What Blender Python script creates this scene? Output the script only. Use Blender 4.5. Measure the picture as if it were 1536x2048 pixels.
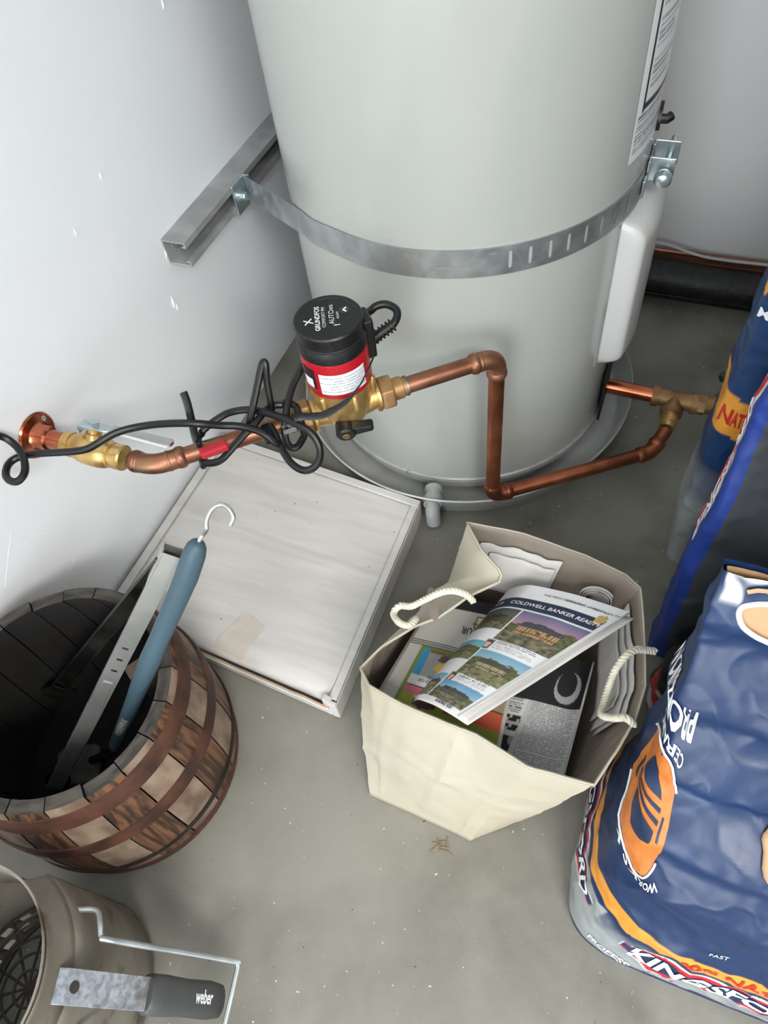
import bpy, bmesh, math, random
from mathutils import Vector, Matrix, noise
random.seed(7)
for o in list(bpy.data.objects): bpy.data.objects.remove(o, do_unlink=True)
sc = bpy.context.scene
COL = sc.collection
PI = math.pi
sin, cos = math.sin, math.cos

# ------------------------------------------------------------------ camera
cd = bpy.data.cameras.new('camera'); cam = bpy.data.objects.new('camera', cd); COL.objects.link(cam)
sc.camera = cam
cam.matrix_world = Matrix((
    (0.929103, -0.238046, 0.283024, 0.0),
    (0.356649, 0.779175, -0.515449, 0.0),
    (-0.097825, 0.579845, 0.808832, 1.046),
    (0, 0, 0, 1)))
cd.sensor_fit = 'VERTICAL'; cd.sensor_height = 36.0; cd.lens = 36.0*1480/2048
cd.clip_start = .02; cd.clip_end = 60

# ------------------------------------------------------------------ world, lights, exposure
w = bpy.data.worlds.new('world'); sc.world = w; w.use_nodes = True
bg = w.node_tree.nodes['Background']; bg.inputs[0].default_value = (.80, .90, 1.0, 1); bg.inputs[1].default_value = .9
def area(name, loc, rot, sx, sy, power, col):
    l = bpy.data.lights.new(name, 'AREA'); l.shape = 'RECTANGLE'; l.size = sx; l.size_y = sy; l.energy = power; l.color = col
    o = bpy.data.objects.new(name, l); COL.objects.link(o); o.location = loc; o.rotation_euler = rot; return o
# daylight entering through the open garage door behind the camera
area('daylight_door', (-.02, -3.3, 1.15), (math.radians(90), 0, 0), 1.3, 2.1, 78, (.92, .96, 1.0))
# added fill light from overhead right, without a fixture; lifts the left wall
area('overhead_fill', (1.45, -1.45, 2.40), (0, 0, 0), 1.3, .7, 105, (1.0, .98, .945))
sc.cycles.adaptive_threshold = .035; sc.cycles.max_bounces = 6; sc.cycles.diffuse_bounces = 5; sc.cycles.glossy_bounces = 3; sc.cycles.transmission_bounces = 2
vs = sc.view_settings
vs.view_transform = 'Standard'; vs.look = 'None'; vs.exposure = -0.08; vs.gamma = 1.0; vs.use_curve_mapping = False

# ------------------------------------------------------------------ helpers
def S(r, g, b, a=1):
    f = lambda c: (c/255/12.92) if c/255 <= .04045 else ((c/255+.055)/1.055)**2.4
    return (f(r), f(g), f(b), a)
def mixc(a, b, t): return tuple(a[i]*(1-t)+b[i]*t for i in range(3))+(1,)
V = Vector

class MB:
    def __init__(s): s.v = []; s.f = []; s.m = []; s.c = []
    def add(s, vs, fs, m=0, cols=None):
        n = len(s.v); s.v += [V(p) for p in vs]; s.f += [tuple(i+n for i in f) for f in fs]; s.m += [m]*len(fs)
        s.c += cols if cols else [(1, 1, 1, 1)]*len(vs); return s
    def box(s, c, d, R=None, m=0):
        c = V(c); R = R or Matrix.Identity(3); h = V(d)/2
        vs = [c+R@V((x*h.x, y*h.y, z*h.z)) for x in (-1, 1) for y in (-1, 1) for z in (-1, 1)]
        return s.add(vs, [(0, 1, 3, 2), (4, 6, 7, 5), (0, 4, 5, 1), (2, 3, 7, 6), (0, 2, 6, 4), (1, 5, 7, 3)], m)
    def tube(s, pts, r, n=12, m=0, closed=False, caps=True, flat=None, up=None):
        pts = [V(p) for p in pts]; N = len(pts); rs = r if isinstance(r, (list, tuple)) else [r]*N
        T = []
        for i in range(N):
            a = pts[(i-1) % N] if (closed or i > 0) else pts[0]; b = pts[(i+1) % N] if (closed or i < N-1) else pts[-1]
            T.append((b-a).normalized())
        u = up and V(up) or V((0, 0, 1))
        if abs(T[0].dot(u)) > .95: u = V((1, 0, 0))
        u = (u-T[0]*u.dot(T[0])).normalized(); vs = []
        for i in range(N):
            u = (u-T[i]*u.dot(T[i])).normalized(); w_ = T[i].cross(u)
            for k in range(n):
                a = 2*PI*k/n; cu, cw = cos(a)*rs[i], sin(a)*rs[i]
                if flat: cu *= flat[0]; cw *= flat[1]
                vs.append(pts[i]+u*cu+w_*cw)
        fs = []
        for i in range(N if closed else N-1):
            for k in range(n):
                j = (i+1) % N; fs.append((i*n+k, i*n+(k+1) % n, j*n+(k+1) % n, j*n+k))
        if caps and not closed:
            fs.append(tuple(range(n-1, -1, -1))); fs.append(tuple((N-1)*n+k for k in range(n)))
        return s.add(vs, fs, m)
    def lathe(s, prof, o=(0, 0, 0), axis=(0, 0, 1), n=32, m=0, caps=True, ph=0):
        o = V(o); z = V(axis).normalized(); x = V((1, 0, 0)) if abs(z.x) < .9 else V((0, 1, 0))
        x = (x-z*x.dot(z)).normalized(); y = z.cross(x); vs = []
        for r, h in prof:
            for k in range(n):
                a = 2*PI*k/n+ph; vs.append(o+z*h+(x*cos(a)+y*sin(a))*r)
        fs = [(i*n+k, i*n+(k+1) % n, (i+1)*n+(k+1) % n, (i+1)*n+k) for i in range(len(prof)-1) for k in range(n)]
        if caps: fs.append(tuple(range(n-1, -1, -1))); fs.append(tuple((len(prof)-1)*n+k for k in range(n)))
        return s.add(vs, fs, m)
    def grid(s, fn, nu, nv, m=0, closed=False, col=None, skip=None):
        vs = []; cs = []
        U = nu if closed else nu+1
        for j in range(nv+1):
            for i in range(U):
                vs.append(fn(i/nu, j/nv)); cs.append(col(i/nu, j/nv) if col else (1, 1, 1, 1))
        fs = []
        for j in range(nv):
            for i in range(nu):
                if skip and skip((i+.5)/nu, (j+.5)/nv): continue
                fs.append((j*U+i, j*U+(i+1) % U, (j+1)*U+(i+1) % U, (j+1)*U+i))
        return s.add(vs, fs, m, cs)
    def prism(s, poly, o, ex, ey, ez, h, m=0):
        o, ex, ey, ez = V(o), V(ex), V(ey), V(ez); n = len(poly)
        vs = [o+ex*a+ey*b for a, b in poly]+[o+ex*a+ey*b+ez*h for a, b in poly]
        fs = [tuple(range(n-1, -1, -1)), tuple(range(n, 2*n))]+[(i, (i+1) % n, n+(i+1) % n, n+i) for i in range(n)]
        return s.add(vs, fs, m)
    def build(s, name, mats, parent=None, smooth=35, bevel=0, solid=0, sub=0, solid_mat=0, cols=False, weld=False):
        off = V((0, 0, 0)); p = parent
        while p is not None: off += p.location; p = p.parent
        me = bpy.data.meshes.new(name); me.from_pydata([v-off for v in s.v], [], s.f)
        if not isinstance(mats, (list, tuple)): mats = [mats]
        for m in mats: me.materials.append(m)
        me.polygons.foreach_set('material_index', s.m)
        if cols:
            a = me.color_attributes.new('Col', 'FLOAT_COLOR', 'POINT'); a.data.foreach_set('color', [x for c in s.c for x in c])
        bm = bmesh.new(); bm.from_mesh(me)
        if weld: bmesh.ops.remove_doubles(bm, verts=bm.verts, dist=1e-5)
        bmesh.ops.recalc_face_normals(bm, faces=bm.faces); bm.to_mesh(me); bm.free()
        if smooth:
            me.polygons.foreach_set('use_smooth', [True]*len(me.polygons)); me.set_sharp_from_angle(angle=math.radians(smooth))
        me.update()
        o = bpy.data.objects.new(name, me); COL.objects.link(o); o.parent = parent
        if solid:
            md = o.modifiers.new('solid', 'SOLIDIFY'); md.thickness = abs(solid); md.offset = 1 if solid > 0 else -1
            md.material_offset = solid_mat; md.material_offset_rim = 0
        if bevel:
            md = o.modifiers.new('bevel', 'BEVEL'); md.width = bevel; md.segments = 2; md.limit_method = 'ANGLE'; md.angle_limit = math.radians(40)
        if sub:
            md = o.modifiers.new('sub', 'SUBSURF'); md.levels = sub; md.render_levels = sub
        return o

def thing(name, label, cat, loc, group=None):
    o = bpy.data.objects.new(name, None); COL.objects.link(o); o.location = loc; o.empty_display_size = .05
    return tag(o, label, cat, group)
def tag(o, label, cat, group=None):
    o['label'] = label; o['category'] = cat
    if group: o['group'] = group
    return o
def struct(o): o['kind'] = 'structure'; return o

def smooth_path(pts, k=6):
    P = [V(p) for p in pts]; out = []
    for i in range(len(P)-1):
        p0 = P[max(i-1, 0)]; p1 = P[i]; p2 = P[i+1]; p3 = P[min(i+2, len(P)-1)]
        for j in range(k):
            t = j/k
            out.append(.5*((2*p1)+(p2-p0)*t+(2*p0-5*p1+4*p2-p3)*t*t+(-p0+3*p1-3*p2+p3)*t**3))
    return out+[P[-1]]
def arc_corner(a, b, c, r, k=8):
    """points of a bend at b, joining a-b and b-c"""
    a, b, c = V(a), V(b), V(c); p = b+(a-b).normalized()*r; q = b+(c-b).normalized()*r
    return [(p*(1-t)**2+b*2*t*(1-t)+q*t*t) for t in [i/k for i in range(k+1)]]

def mat(name, col, rough=.5, metal=0.0, col2=None, scale=8, stretch=(1, 1, 1), detail=4, bump=0, bscale=60, lo=.35, hi=.65,
        spec=None, attr=False, specks=None, rough2=None, coat=0, bdist=.001, rnd=0, mottle=None):
    m = bpy.data.materials.new(name); m.use_nodes = True; nt = m.node_tree; N = nt.nodes; L = nt.links
    b = N['Principled BSDF']; b.inputs['Roughness'].default_value = rough; b.inputs['Metallic'].default_value = metal
    if spec is not None: b.inputs['Specular IOR Level'].default_value = spec
    if coat: b.inputs['Coat Weight'].default_value = coat; b.inputs['Coat Roughness'].default_value = .15
    tc = N.new('ShaderNodeTexCoord'); mp = N.new('ShaderNodeMapping'); L.new(tc.outputs['Object'], mp.inputs[0]); mp.inputs['Scale'].default_value = stretch
    if rnd:
        oi = N.new('ShaderNodeObjectInfo'); ml = N.new('ShaderNodeVectorMath'); ml.operation = 'SCALE'; ml.inputs[0].default_value = (7.3, 3.1, 5.7)
        L.new(oi.outputs['Random'], ml.inputs['Scale']); L.new(ml.outputs[0], mp.inputs['Location'])
    def nz(sc_, det=4, src=None):
        n = N.new('ShaderNodeTexNoise'); n.inputs['Scale'].default_value = sc_; n.inputs['Detail'].default_value = det
        L.new(src or mp.outputs[0], n.inputs['Vector']); return n
    def mix(fac, a, bb):
        x = N.new('ShaderNodeMix'); x.data_type = 'RGBA'
        if isinstance(fac, float): x.inputs[0].default_value = fac
        else: L.new(fac, x.inputs[0])
        for s_, val in ((6, a), (7, bb)):
            if isinstance(val, tuple): x.inputs[s_].default_value = val
            else: L.new(val, x.inputs[s_])
        return x.outputs[2]
    def ramp(src, lo_, hi_):
        r = N.new('ShaderNodeMapRange'); r.inputs[1].default_value = lo_; r.inputs[2].default_value = hi_; L.new(src, r.inputs[0]); return r.outputs[0]
    base = col
    if attr:
        at = N.new('ShaderNodeAttribute'); at.attribute_name = 'Col'; base = at.outputs['Color']
    if col2: base = mix(ramp(nz(scale, detail).outputs['Fac'], lo, hi), base, col2)
    if mottle: base = mix(ramp(nz(mottle[1], 5, tc.outputs['Object']).outputs['Fac'], mottle[2], mottle[3]), base, mottle[0])
    if specks: base = mix(ramp(nz(specks[1], 2, tc.outputs['Object']).outputs['Fac'], specks[2], specks[2]+.03), base, specks[0])
    if specks and len(specks) > 3: base = mix(ramp(nz(specks[4], 2, tc.outputs['Object']).outputs['Fac'], specks[5], specks[5]+.03), base, specks[3])
    if isinstance(base, tuple): b.inputs['Base Color'].default_value = base
    else: L.new(base, b.inputs['Base Color'])
    if rough2 is not None:
        r = ramp(nz(scale*1.7, 3).outputs['Fac'], .35, .65); mr = N.new('ShaderNodeMapRange'); mr.inputs[3].default_value = rough; mr.inputs[4].default_value = rough2
        L.new(r, mr.inputs[0]); L.new(mr.outputs[0], b.inputs['Roughness'])
    if bump:
        bp = N.new('ShaderNodeBump'); bp.inputs['Strength'].default_value = bump; bp.inputs['Distance'].default_value = bdist
        L.new(nz(bscale, 5).outputs['Fac'], bp.inputs['Height']); L.new(bp.outputs[0], b.inputs['Normal'])
    return m

def text2d(txt, size, align='CENTER', shear=0, bold=0):
    cu = bpy.data.curves.new('txt', 'FONT'); cu.body = txt; cu.size = size; cu.align_x = align; cu.align_y = 'CENTER'; cu.shear = shear
    cu.offset = bold; cu.resolution_u = 3
    o = bpy.data.objects.new('txt', cu); COL.objects.link(o)
    dg = bpy.context.evaluated_depsgraph_get(); dg.update()
    me = bpy.data.meshes.new_from_object(o.evaluated_get(dg))
    vs = [(v.co.x, v.co.y) for v in me.vertices]; fs = [tuple(p.vertices) for p in me.polygons]
    bpy.data.objects.remove(o, do_unlink=True); bpy.data.curves.remove(cu); bpy.data.meshes.remove(me)
    return vs, fs
def lettering(name, items, mp, m, parent, smooth=0):
    """items: (text, size, u, v, angle, align, shear, bold, xscale); mp(u, v) -> point just above the printed surface"""
    b = MB()
    for it in items:
        txt, size, u, v, ang = it[:5]; al = it[5] if len(it) > 5 else 'CENTER'; sh = it[6] if len(it) > 6 else 0; bo = it[7] if len(it) > 7 else 0; xs = it[8] if len(it) > 8 else 1
        vs, fs = text2d(txt, size, al, sh, bo); ca, sa = cos(ang), sin(ang)
        if len(it) > 9 and it[9]:            # bend the line of text to an arc of radius R (positive: over the top)
            R = it[9]; vs2 = []
            for x, y in vs:
                x *= xs; a = x/R; vs2.append((sin(a)*(R+y), cos(a)*(R+y)-R))
            vs = vs2; xs = 1
        b.add([mp(u+(x*xs)*ca-y*sa, v+(x*xs)*sa+y*ca) for x, y in vs], fs)
    return b.build(name, m, parent, smooth=smooth)

def frame(dz, up=(0, 0, 1)):
    z = V(dz).normalized(); u = V(up); x = u.cross(z)
    if x.length < 1e-4: x = V((1, 0, 0))
    x.normalize(); y = z.cross(x); return Matrix((x, y, z)).transposed()

# ------------------------------------------------------------------ materials
M = {}
M['wall'] = mat('white_wall_paint', S(244, 246, 248), .5, bump=.2, bscale=90, bdist=.0008, col2=S(239, 242, 245), scale=2.5)
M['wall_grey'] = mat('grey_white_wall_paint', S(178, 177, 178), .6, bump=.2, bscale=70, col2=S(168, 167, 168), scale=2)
M['wall_back'] = mat('off_white_back_wall_paint', S(222, 221, 220), .6, bump=.2, bscale=70, col2=S(214, 213, 212), scale=2)
M['concrete'] = mat('concrete_floor', S(138, 135, 125), .62, col2=S(102, 99, 89), scale=7, detail=12, bump=.35, bscale=160, bdist=.0006,
                    specks=(S(205, 203, 194), 130, .725, S(60, 57, 52), 95, .745), mottle=(S(144, 141, 131), 3.2, .42, .62), rough2=.75)
M['enamel'] = mat('grey_enamel', S(172, 175, 169), .2, col2=S(168, 171, 165), scale=3, coat=.3)
M['enamel_cover'] = mat('light_enamel', S(206, 206, 202), .3)
M['galv'] = mat('galvanised_steel', S(196, 202, 203), .36, .85, col2=S(170, 176, 177), scale=30, rough2=.5, bump=.1, bscale=120)
M['galv_dull'] = mat('dull_galvanised_steel', S(182, 183, 182), .5, .3, col2=S(154, 155, 154), scale=18, rough2=.62, bump=.15, bscale=90)
M['zinc'] = mat('bright_zinc', S(206, 216, 218), .25, .8, col2=S(178, 192, 196), scale=40)
M['alu'] = mat('aluminium_pan', S(206, 207, 203), .4, .3, col2=S(186, 187, 183), scale=14, rough2=.55, bump=.1, bscale=40)
M['copper'] = mat('aged_copper', S(166, 116, 92), .38, .85, col2=S(122, 80, 60), scale=22, detail=6, rough2=.5, mottle=(S(150, 128, 96), 34, .56, .75))
M['copper_new'] = mat('polished_copper', S(206, 122, 92), .2, 1, col2=S(170, 92, 66), scale=26)
M['copper_red'] = mat('reddish_copper', S(182, 112, 78), .34, .85, col2=S(130, 76, 52), scale=20, rough2=.48)
M['brass'] = mat('brass', S(228, 194, 128), .34, .8, col2=S(192, 152, 92), scale=40, bump=.15, bscale=220)
M['brass_old'] = mat('tarnished_brass', S(188, 150, 102), .45, .7, col2=S(134, 102, 70), scale=30, rough2=.55, bump=.15, bscale=180)
M['solder'] = mat('solder', S(165, 158, 146), .45, .9, col2=S(120, 112, 100), scale=60)
M['blackplastic'] = mat('black_plastic', S(17, 18, 19), .42, specks=(S(90, 92, 92), 900, .66))
M['blackrubber'] = mat('black_rubber', S(13, 14, 15), .4, specks=(S(60, 60, 60), 700, .70))
M['blackmatte'] = mat('black_foam', S(16, 16, 17), .5, bump=.6, bscale=90, bdist=.003, col2=S(34, 34, 34), scale=60)
M['redpaint'] = mat('red_label', S(172, 22, 34), .3)
M['redtag'] = mat('red_plastic', S(176, 32, 44), .45)
M['white'] = mat('white_label', S(228, 230, 234), .5)
M['ink_white'] = mat('white_ink', S(228, 230, 232), .55)
M['ink_black'] = mat('black_ink', S(20, 20, 22), .6)
M['ink_grey'] = mat('grey_ink', S(96, 98, 102), .6)
M['ink_red'] = mat('red_ink', S(188, 40, 34), .5)
M['print'] = mat('printed_film', (1, 1, 1, 1), .35, attr=True)
M['pvc'] = mat('white_pvc', S(196, 198, 196), .4, col2=S(176, 178, 176), scale=12)
M['cardboard'] = mat('white_cardboard', S(219, 216, 211), .7, col2=S(207, 203, 197), scale=9, stretch=(.7, 6, 1), detail=6, bump=.3, bscale=60, bdist=.0006, specks=(S(118, 108, 98), 120, .76))
M['kraft'] = mat('brown_kraft', S(206, 172, 136), .75, col2=S(186, 150, 112), scale=14)
M['sill'] = mat('brown_sill_wood', S(122, 72, 40), .6, col2=S(74, 42, 24), scale=10, stretch=(1, 10, 10), detail=6)
M['tape'] = mat('clear_tape', S(216, 210, 200), .3, col2=S(208, 200, 188), scale=20)

# ------------------------------------------------------------------ the room
XW, YB = -.715, 1.40
b = MB().box((.95, -1.0, -.03), (3.4, 4.85, .06)); floor = struct(b.build('floor', M['concrete'], smooth=0))
b = MB().box((XW-.05, -1.0, 1.25), (.1, 4.85, 2.5)); wall_left = struct(b.build('wall_left', M['wall'], smooth=0))
b = MB().box((.95, YB+.05, 1.29), (3.42, .1, 2.43)); wall_back = struct(b.build('wall_back', M['wall_back'], smooth=0))
b = MB().box((2.68, -1.0, 1.25), (.1, 4.85, 2.5)); struct(b.build('wall_right', M['wall'], smooth=0))
b = MB().box((.95, -1.0, 2.55), (3.5, 4.95, .1)); struct(b.build('ceiling', M['wall'], smooth=0))
b = MB().box((.56, .78, 1.25), (.1, 1.24, 2.5)); struct(b.build('light_block_wall', M['wall_grey'], smooth=0))  # added unseen wall, blocks light to darken the corner behind the bags
# exposed timber sill under the back wall board
b = MB().box((-.10, 1.415, .0365), (1.20, .07, .073)); struct(b.build('trim_1', M['sill'], smooth=0, bevel=.002))
b = MB().box((-.10, 1.362, .006), (1.20, .03, .012)); struct(b.build('trim_2', M['blackmatte'], smooth=0, bevel=.002))
# plaster scars and old joint ridges standing proud of the left wall
ridges = [((.247, .25), (.30, .30)), ((.30, .30), (.345, .245)), ((.30, .30), (.325, .205)), ((.27, .13), (.345, .17)), ((.15, .22), (.215, .20))]
for (y0, z0), (y1, z1) in ridges:
    MB().tube([(XW, y0, z0), (XW, (y0+y1)/2, (z0+z1)/2+.001), (XW, y1, z1)], .0003, 6).build('plaster_ridge', M['wall'], wall_left)
for y, z, s_ in ((.93, .67, .004), (.735, .33, .006), (.74, .318, .004), (.62, .53, .003), (.76, .40, .004), (1.05, .64, .003), (.70, .56, .003)):
    MB().tube([(XW, y, z-s_*1.6), (XW+.0012, y+s_*.3, z), (XW, y+s_*.6, z+s_*1.6)], [s_*.12, s_*.3, s_*.12], 6).build('paint_lump', M['wall'], wall_left)

# ------------------------------------------------------------------ pipes along the foot of the back wall
lp = thing('insulated_pipe', 'black foam insulated pipe lying along the foot of the back wall', 'pipe', (.6, 1.345, .05))
pts = [(-.55+i*.06, 1.352+.002*sin(i*1.7), .049+.0025*sin(i*.9)) for i in range(17)]
MB().tube(pts, .033, 16).build('foam_sleeve', M['blackmatte'], lp)
cp = MB().tube([(-.55+i*.1, 1.386, .089+.003*sin(i*.8)) for i in range(11)], .0048, 10).build('copper_tube', M['copper'])
tag(cp, 'thin bare copper tube running above the black pipe at the back wall', 'pipe')
cb = MB().tube(smooth_path([(-.3, 1.384, .10), (-.12, 1.382, .104), (-.03, 1.378, .107), (.03, 1.372, .098), (.08, 1.37, .094), (.2, 1.372, .095), (.35, 1.374, .098), (.49, 1.38, .098)], 8), .0028, 8).build('cable', M['pvc'])
tag(cb, 'thin white cable trailing over the black pipe at the back wall', 'cable')

# ------------------------------------------------------------------ water heater
AX = V((-.316, .983, 0)); RH = .254
def cyl(az, z, r=RH):
    a = math.radians(az); return V((AX.x+r*sin(a), AX.y+r*cos(a), z))
wh = thing('water_heater', 'tall pale grey cylindrical water heater standing in a metal drain pan', 'water heater', (AX.x, AX.y, .012))
MB().lathe([(.2, .012), (RH-.012, .012), (RH-.012, .043), (RH, .043), (RH, .055), (RH, .6), (RH, 1.40), (RH-.01, 1.425), (RH-.04, 1.44), (.02, 1.45)], (AX.x, AX.y, 0), n=128).build('jacket', M['enamel'], wh, smooth=50)
MB().lathe([(RH-.002, .0425), (RH+.0035, .0425), (RH+.0035, .050), (RH+.001, .052), (RH-.002, .052)], (AX.x, AX.y, 0), n=128, caps=False).build('base_ring', M['galv_dull'], wh)
for az in (-175, 127, 70, 20, -60, -120):
    p = cyl(az, .049, RH+.003); n_ = (p-V((AX.x, AX.y, .049))).normalized()
    MB().lathe([(.004, -.002), (.004, .0012), (.002, .0025)], p, n_, 12).build('screw', M['galv'], wh)
# access cover: a pressed, rounded box on the side of the jacket
def cover(u, v):
    az = 108-u*36; z = .205+v*.246
    eu = min(u, 1-u)*36*PI/180*RH; ev = min(v, 1-v)*.246
    f = lambda e, w_: 1 if e > w_ else math.sqrt(max(0, 1-((w_-e)/w_)**2))
    return cyl(az, z, RH-.002+.034*min(f(eu, .014), 1)*f(ev, .03 if v > .5 else .02))
MB().grid(cover, 48, 48).build('access_cover', M['enamel_cover'], wh, smooth=60)
MB().box(cyl(109.3, .328, RH+.0004), (.0012, .007, .246), Matrix.Rotation(math.radians(90-109.3), 3, 'Z')).build('cover_seam', M['galv_dull'], wh, smooth=0)
# warning label
W_, K_, G_ = S(222, 222, 222), S(24, 24, 26), S(120, 120, 124)
def lab_col(u, v):
    # u from the near edge round the jacket, v up
    z = v*.52
    if z < .058:
        if .05 < u < .93 and z > .008: return mixc(W_, K_, .75) if (z % .0052) < .0024 and noise.noise(V((u*40, z*900, 0))) > -.35 and u < .9-.3*max(0, noise.noise(V((0, int(z/.0052)*3.1, 0)))) else W_
        return W_
    x = u
    if .10 < x < .155 and z < .515 or (.058 < z < .068 and .10 < x < .96) or .955 < x < .965: return K_
    if .19 < x < .92 and .072 < z < .205:
        k = int(z/.0068); ln = .35+.55*abs(noise.noise(V((k*1.7, 3, 0))))*1.6
        if (z % .0068) < .003 and x < .2+ln and k % 6 != 5 and noise.noise(V((u*60, k*9, 1))) > -.3: return mixc(W_, K_, .6)
        return W_
    return W_
def lab(u, v): return cyl(111.5-u*27, .537+v*.52, RH+.0007)
wlab = MB().grid(lab, 70, 260, col=lab_col).build('warning_label', M['print'], wh, cols=True)
def labp(u, v): return cyl(111.5-u/RH*180/PI, .537+v, RH+.0012)
lettering('label_symbol', [('!', .05, .065, .30, 0, 'CENTER', 0, .001)], labp, M['ink_black'], wlab)
lettering('label_heading', [('BURN', .018, .045, .225, 0, 'CENTER', 0, .0006)], labp, M['ink_black'], wlab)
tri = MB(); P3 = [(.03, .275), (.10, .275), (.065, .335)]
for i in range(3):
    (x0, y0), (x1, y1) = P3[i], P3[(i+1) % 3]; L_ = math.hypot(x1-x0, y1-y0); nx, ny = -(y1-y0)/L_*.004, (x1-x0)/L_*.004
    tri.add([labp(x0, y0), labp(x1, y1), labp(x1+nx, y1+ny), labp(x0+nx, y0+ny)], [(0, 1, 2, 3)])
tri.build('warning_triangle', M['ink_red'], wlab, smooth=0)
# black plate behind the drain nipple
pl = MB().box((AX.x+RH+.004, .966, .105), (.004, .075, .105)).build('drain_gasket', M['blackmatte'], wh, smooth=0, bevel=.001)
# black thermostat ring above the clamp
MB().lathe([(.012, 0), (.017, .0), (.017, .006), (.012, .006), (.012, 0)], cyl(86.5, .545, RH-.001), (1, .06, 0), 24, caps=False).build('grommet', M['blackplastic'], wh)
MB().tube([cyl(85, .538, RH), cyl(85, .538, RH+.012), cyl(84, .54, RH+.017)], .006, 10).build('plug', M['blackplastic'], wh)

# ------------------------------------------------------------------ drain pan
pan = thing('drain_pan', 'round shallow aluminium drain pan under the water heater', 'pan', (-.316, .983, 0))
MB().lathe([(.02, .004), (.28, .004), (.287, .008), (.3005, .050), (.3035, .0525), (.3055, .0505), (.304, .0475), (.302, .048), (.2895, .004), (.284, .0008), (.02, .0008)], (-.316, .983, 0), n=128, caps=False).build('pan_body', M['alu'], pan, smooth=50)
# white pvc drain elbow clipped on the rim
o_ = V((-.2835, .694, .034)); dirn = V((.095, -.33, 0)).normalized()
MB().lathe([(.0155, -.012), (.0155, .004), (.0125, .004), (.0125, .018), (.015, .018), (.015, .024), (.012, .024), (.012, .014), (.006, .012)], o_, dirn*-1, 24).build('drain_collar', M['pvc'], pan)
MB().tube(arc_corner(o_+dirn*.008, o_+dirn*.022, o_+dirn*.022+V((.004, -.006, -.03)), .012)+[o_+dirn*.023+V((.003, -.004, -.0285))], .0125, 20).build('drain_elbow', M['pvc'], pan)

# ------------------------------------------------------------------ strut channel on the left wall
st = thing('strut_channel', 'grey galvanised strut channel bolted to the white wall behind the water heater', 'bracket', (XW, 1.03, .384))
t_ = .0026; zb, zt, xf = .384, .425, .0413
prof = [(0, zb), (xf, zb), (xf, zb+.0095), (xf-.007, zb+.0095), (xf-.007, zb+.0095-t_), (xf-t_, zb+.0095-t_), (xf-t_, zb+t_), (t_, zb+t_), (t_, zt-t_), (xf-t_, zt-t_),
        (xf-t_, zt-.0095+t_), (xf-.007, zt-.0095+t_), (xf-.007, zt-.0095), (xf, zt-.0095), (xf, zt), (0, zt)]
n_ = len(prof); bb = MB()
vs_ = [(XW+x, y, z) for y in (.762, 1.36) for x, z in prof]
fs_ = [(i, (i+1) % n_, n_+(i+1) % n_, n_+i) for i in range(n_)]
for y0 in (0, n_):
    for q in ((0, 1, 6, 7), (1, 2, 5, 6), (2, 3, 4, 5), (0, 7, 8, 15), (8, 9, 14, 15), (9, 10, 13, 14), (10, 11, 12, 13)): fs_.append(tuple(y0+k for k in q))
bb.add(vs_, fs_).build('channel', M['galv_dull'], st, smooth=0)
MB().lathe([(.0062, 0), (.006, .004), (.003, .005)], (XW+t_, .79, .404), (1, 0, 0), 6).build('lag_screw', M['brass'], st)
MB().lathe([(.011, 0), (.011, .0015)], (XW+t_, .79, .404), (1, 0, 0), 20).build('washer', M['zinc'], st)

# ------------------------------------------------------------------ seismic strap round the heater
sp = thing('seismic_strap', 'slotted galvanised strap wrapped round the grey water heater', 'strap', (-.316, .73, .478))
T0 = cyl(-140, .468, RH+.0012); B0 = V((XW+.047, .945, .405)); L0 = (T0-B0).length; arcdeg = 360-140-96.5  # az from -140 through 180 to 96.5
L1 = math.radians(arcdeg)*(RH+.0012); HW = .0198
def strap(s, h):   # s metres from the bracket, h across
    if s < L0:
        t = s/L0; p = B0.lerp(T0, t); tw = (1-t)*.10
        return p+V((.05*tw*h/HW*.4, 0, h))
    a = -140-(s-L0)/(RH+.0012)*180/PI; k = min(1, (s-L0)/.09); return cyl(a, .468+.010*k*k*(3-2*k)+h, RH+.0012)
def band(b_, s0, s1, ns):
    b_.grid(lambda u, v: strap(s0+(s1-s0)*u, -HW+2*HW*v), ns, 2)
def hole_cell(b_, s0, s1, cx, hw, hh):
    n = 24; vs = []
    for k in range(n):
        a = 2*PI*(k+.5)/n; dx, dy = cos(a), sin(a)
        # inner: pill shape; outer: cell border
        yy = max(-1, min(1, dy*1.6))*(hh-hw); ix, iy = dx*hw, yy+dy*hw if hh > hw else dy*hw
        sx = (s1-s0)/2; f = min(sx/abs(dx) if abs(dx) > 1e-6 else 9, HW/abs(dy) if abs(dy) > 1e-6 else 9)
        vs += [strap(cx+ix, iy), strap((s0+s1)/2+dx*f, dy*f)]
    # snap the cell corners
    fs = [(2*k, 2*k+1, 2*((k+1) % n)+1, 2*((k+1) % n)) for k in range(n)]
    b_.add(vs, fs)
    for sx in (-1, 1):
        for sy in (-1, 1):
            ks = [k for k in range(n) if (cos(2*PI*(k+.5)/n)*sx > 0 and sin(2*PI*(k+.5)/n)*sy > 0)]
            # fill the corner triangle between the last ray on the side and the first on the end
            best = None
            for k in range(n):
                a1, a2 = 2*PI*(k+.5)/n, 2*PI*(k+1.5)/n; ca = math.atan2(sy*HW, sx*(s1-s0)/2) % (2*PI)
                if a1 <= ca <= a2 or a1 <= ca+2*PI <= a2: best = k
            if best is not None:
                i0 = len(b_.v); b_.add([vs[2*best+1], vs[2*((best+1) % n)+1], strap((s0+s1)/2+sx*(s1-s0)/2, sy*HW)], [(0, 1, 2)])
bs = MB()
round_holes = [.018, .052, .090, .128]
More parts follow.
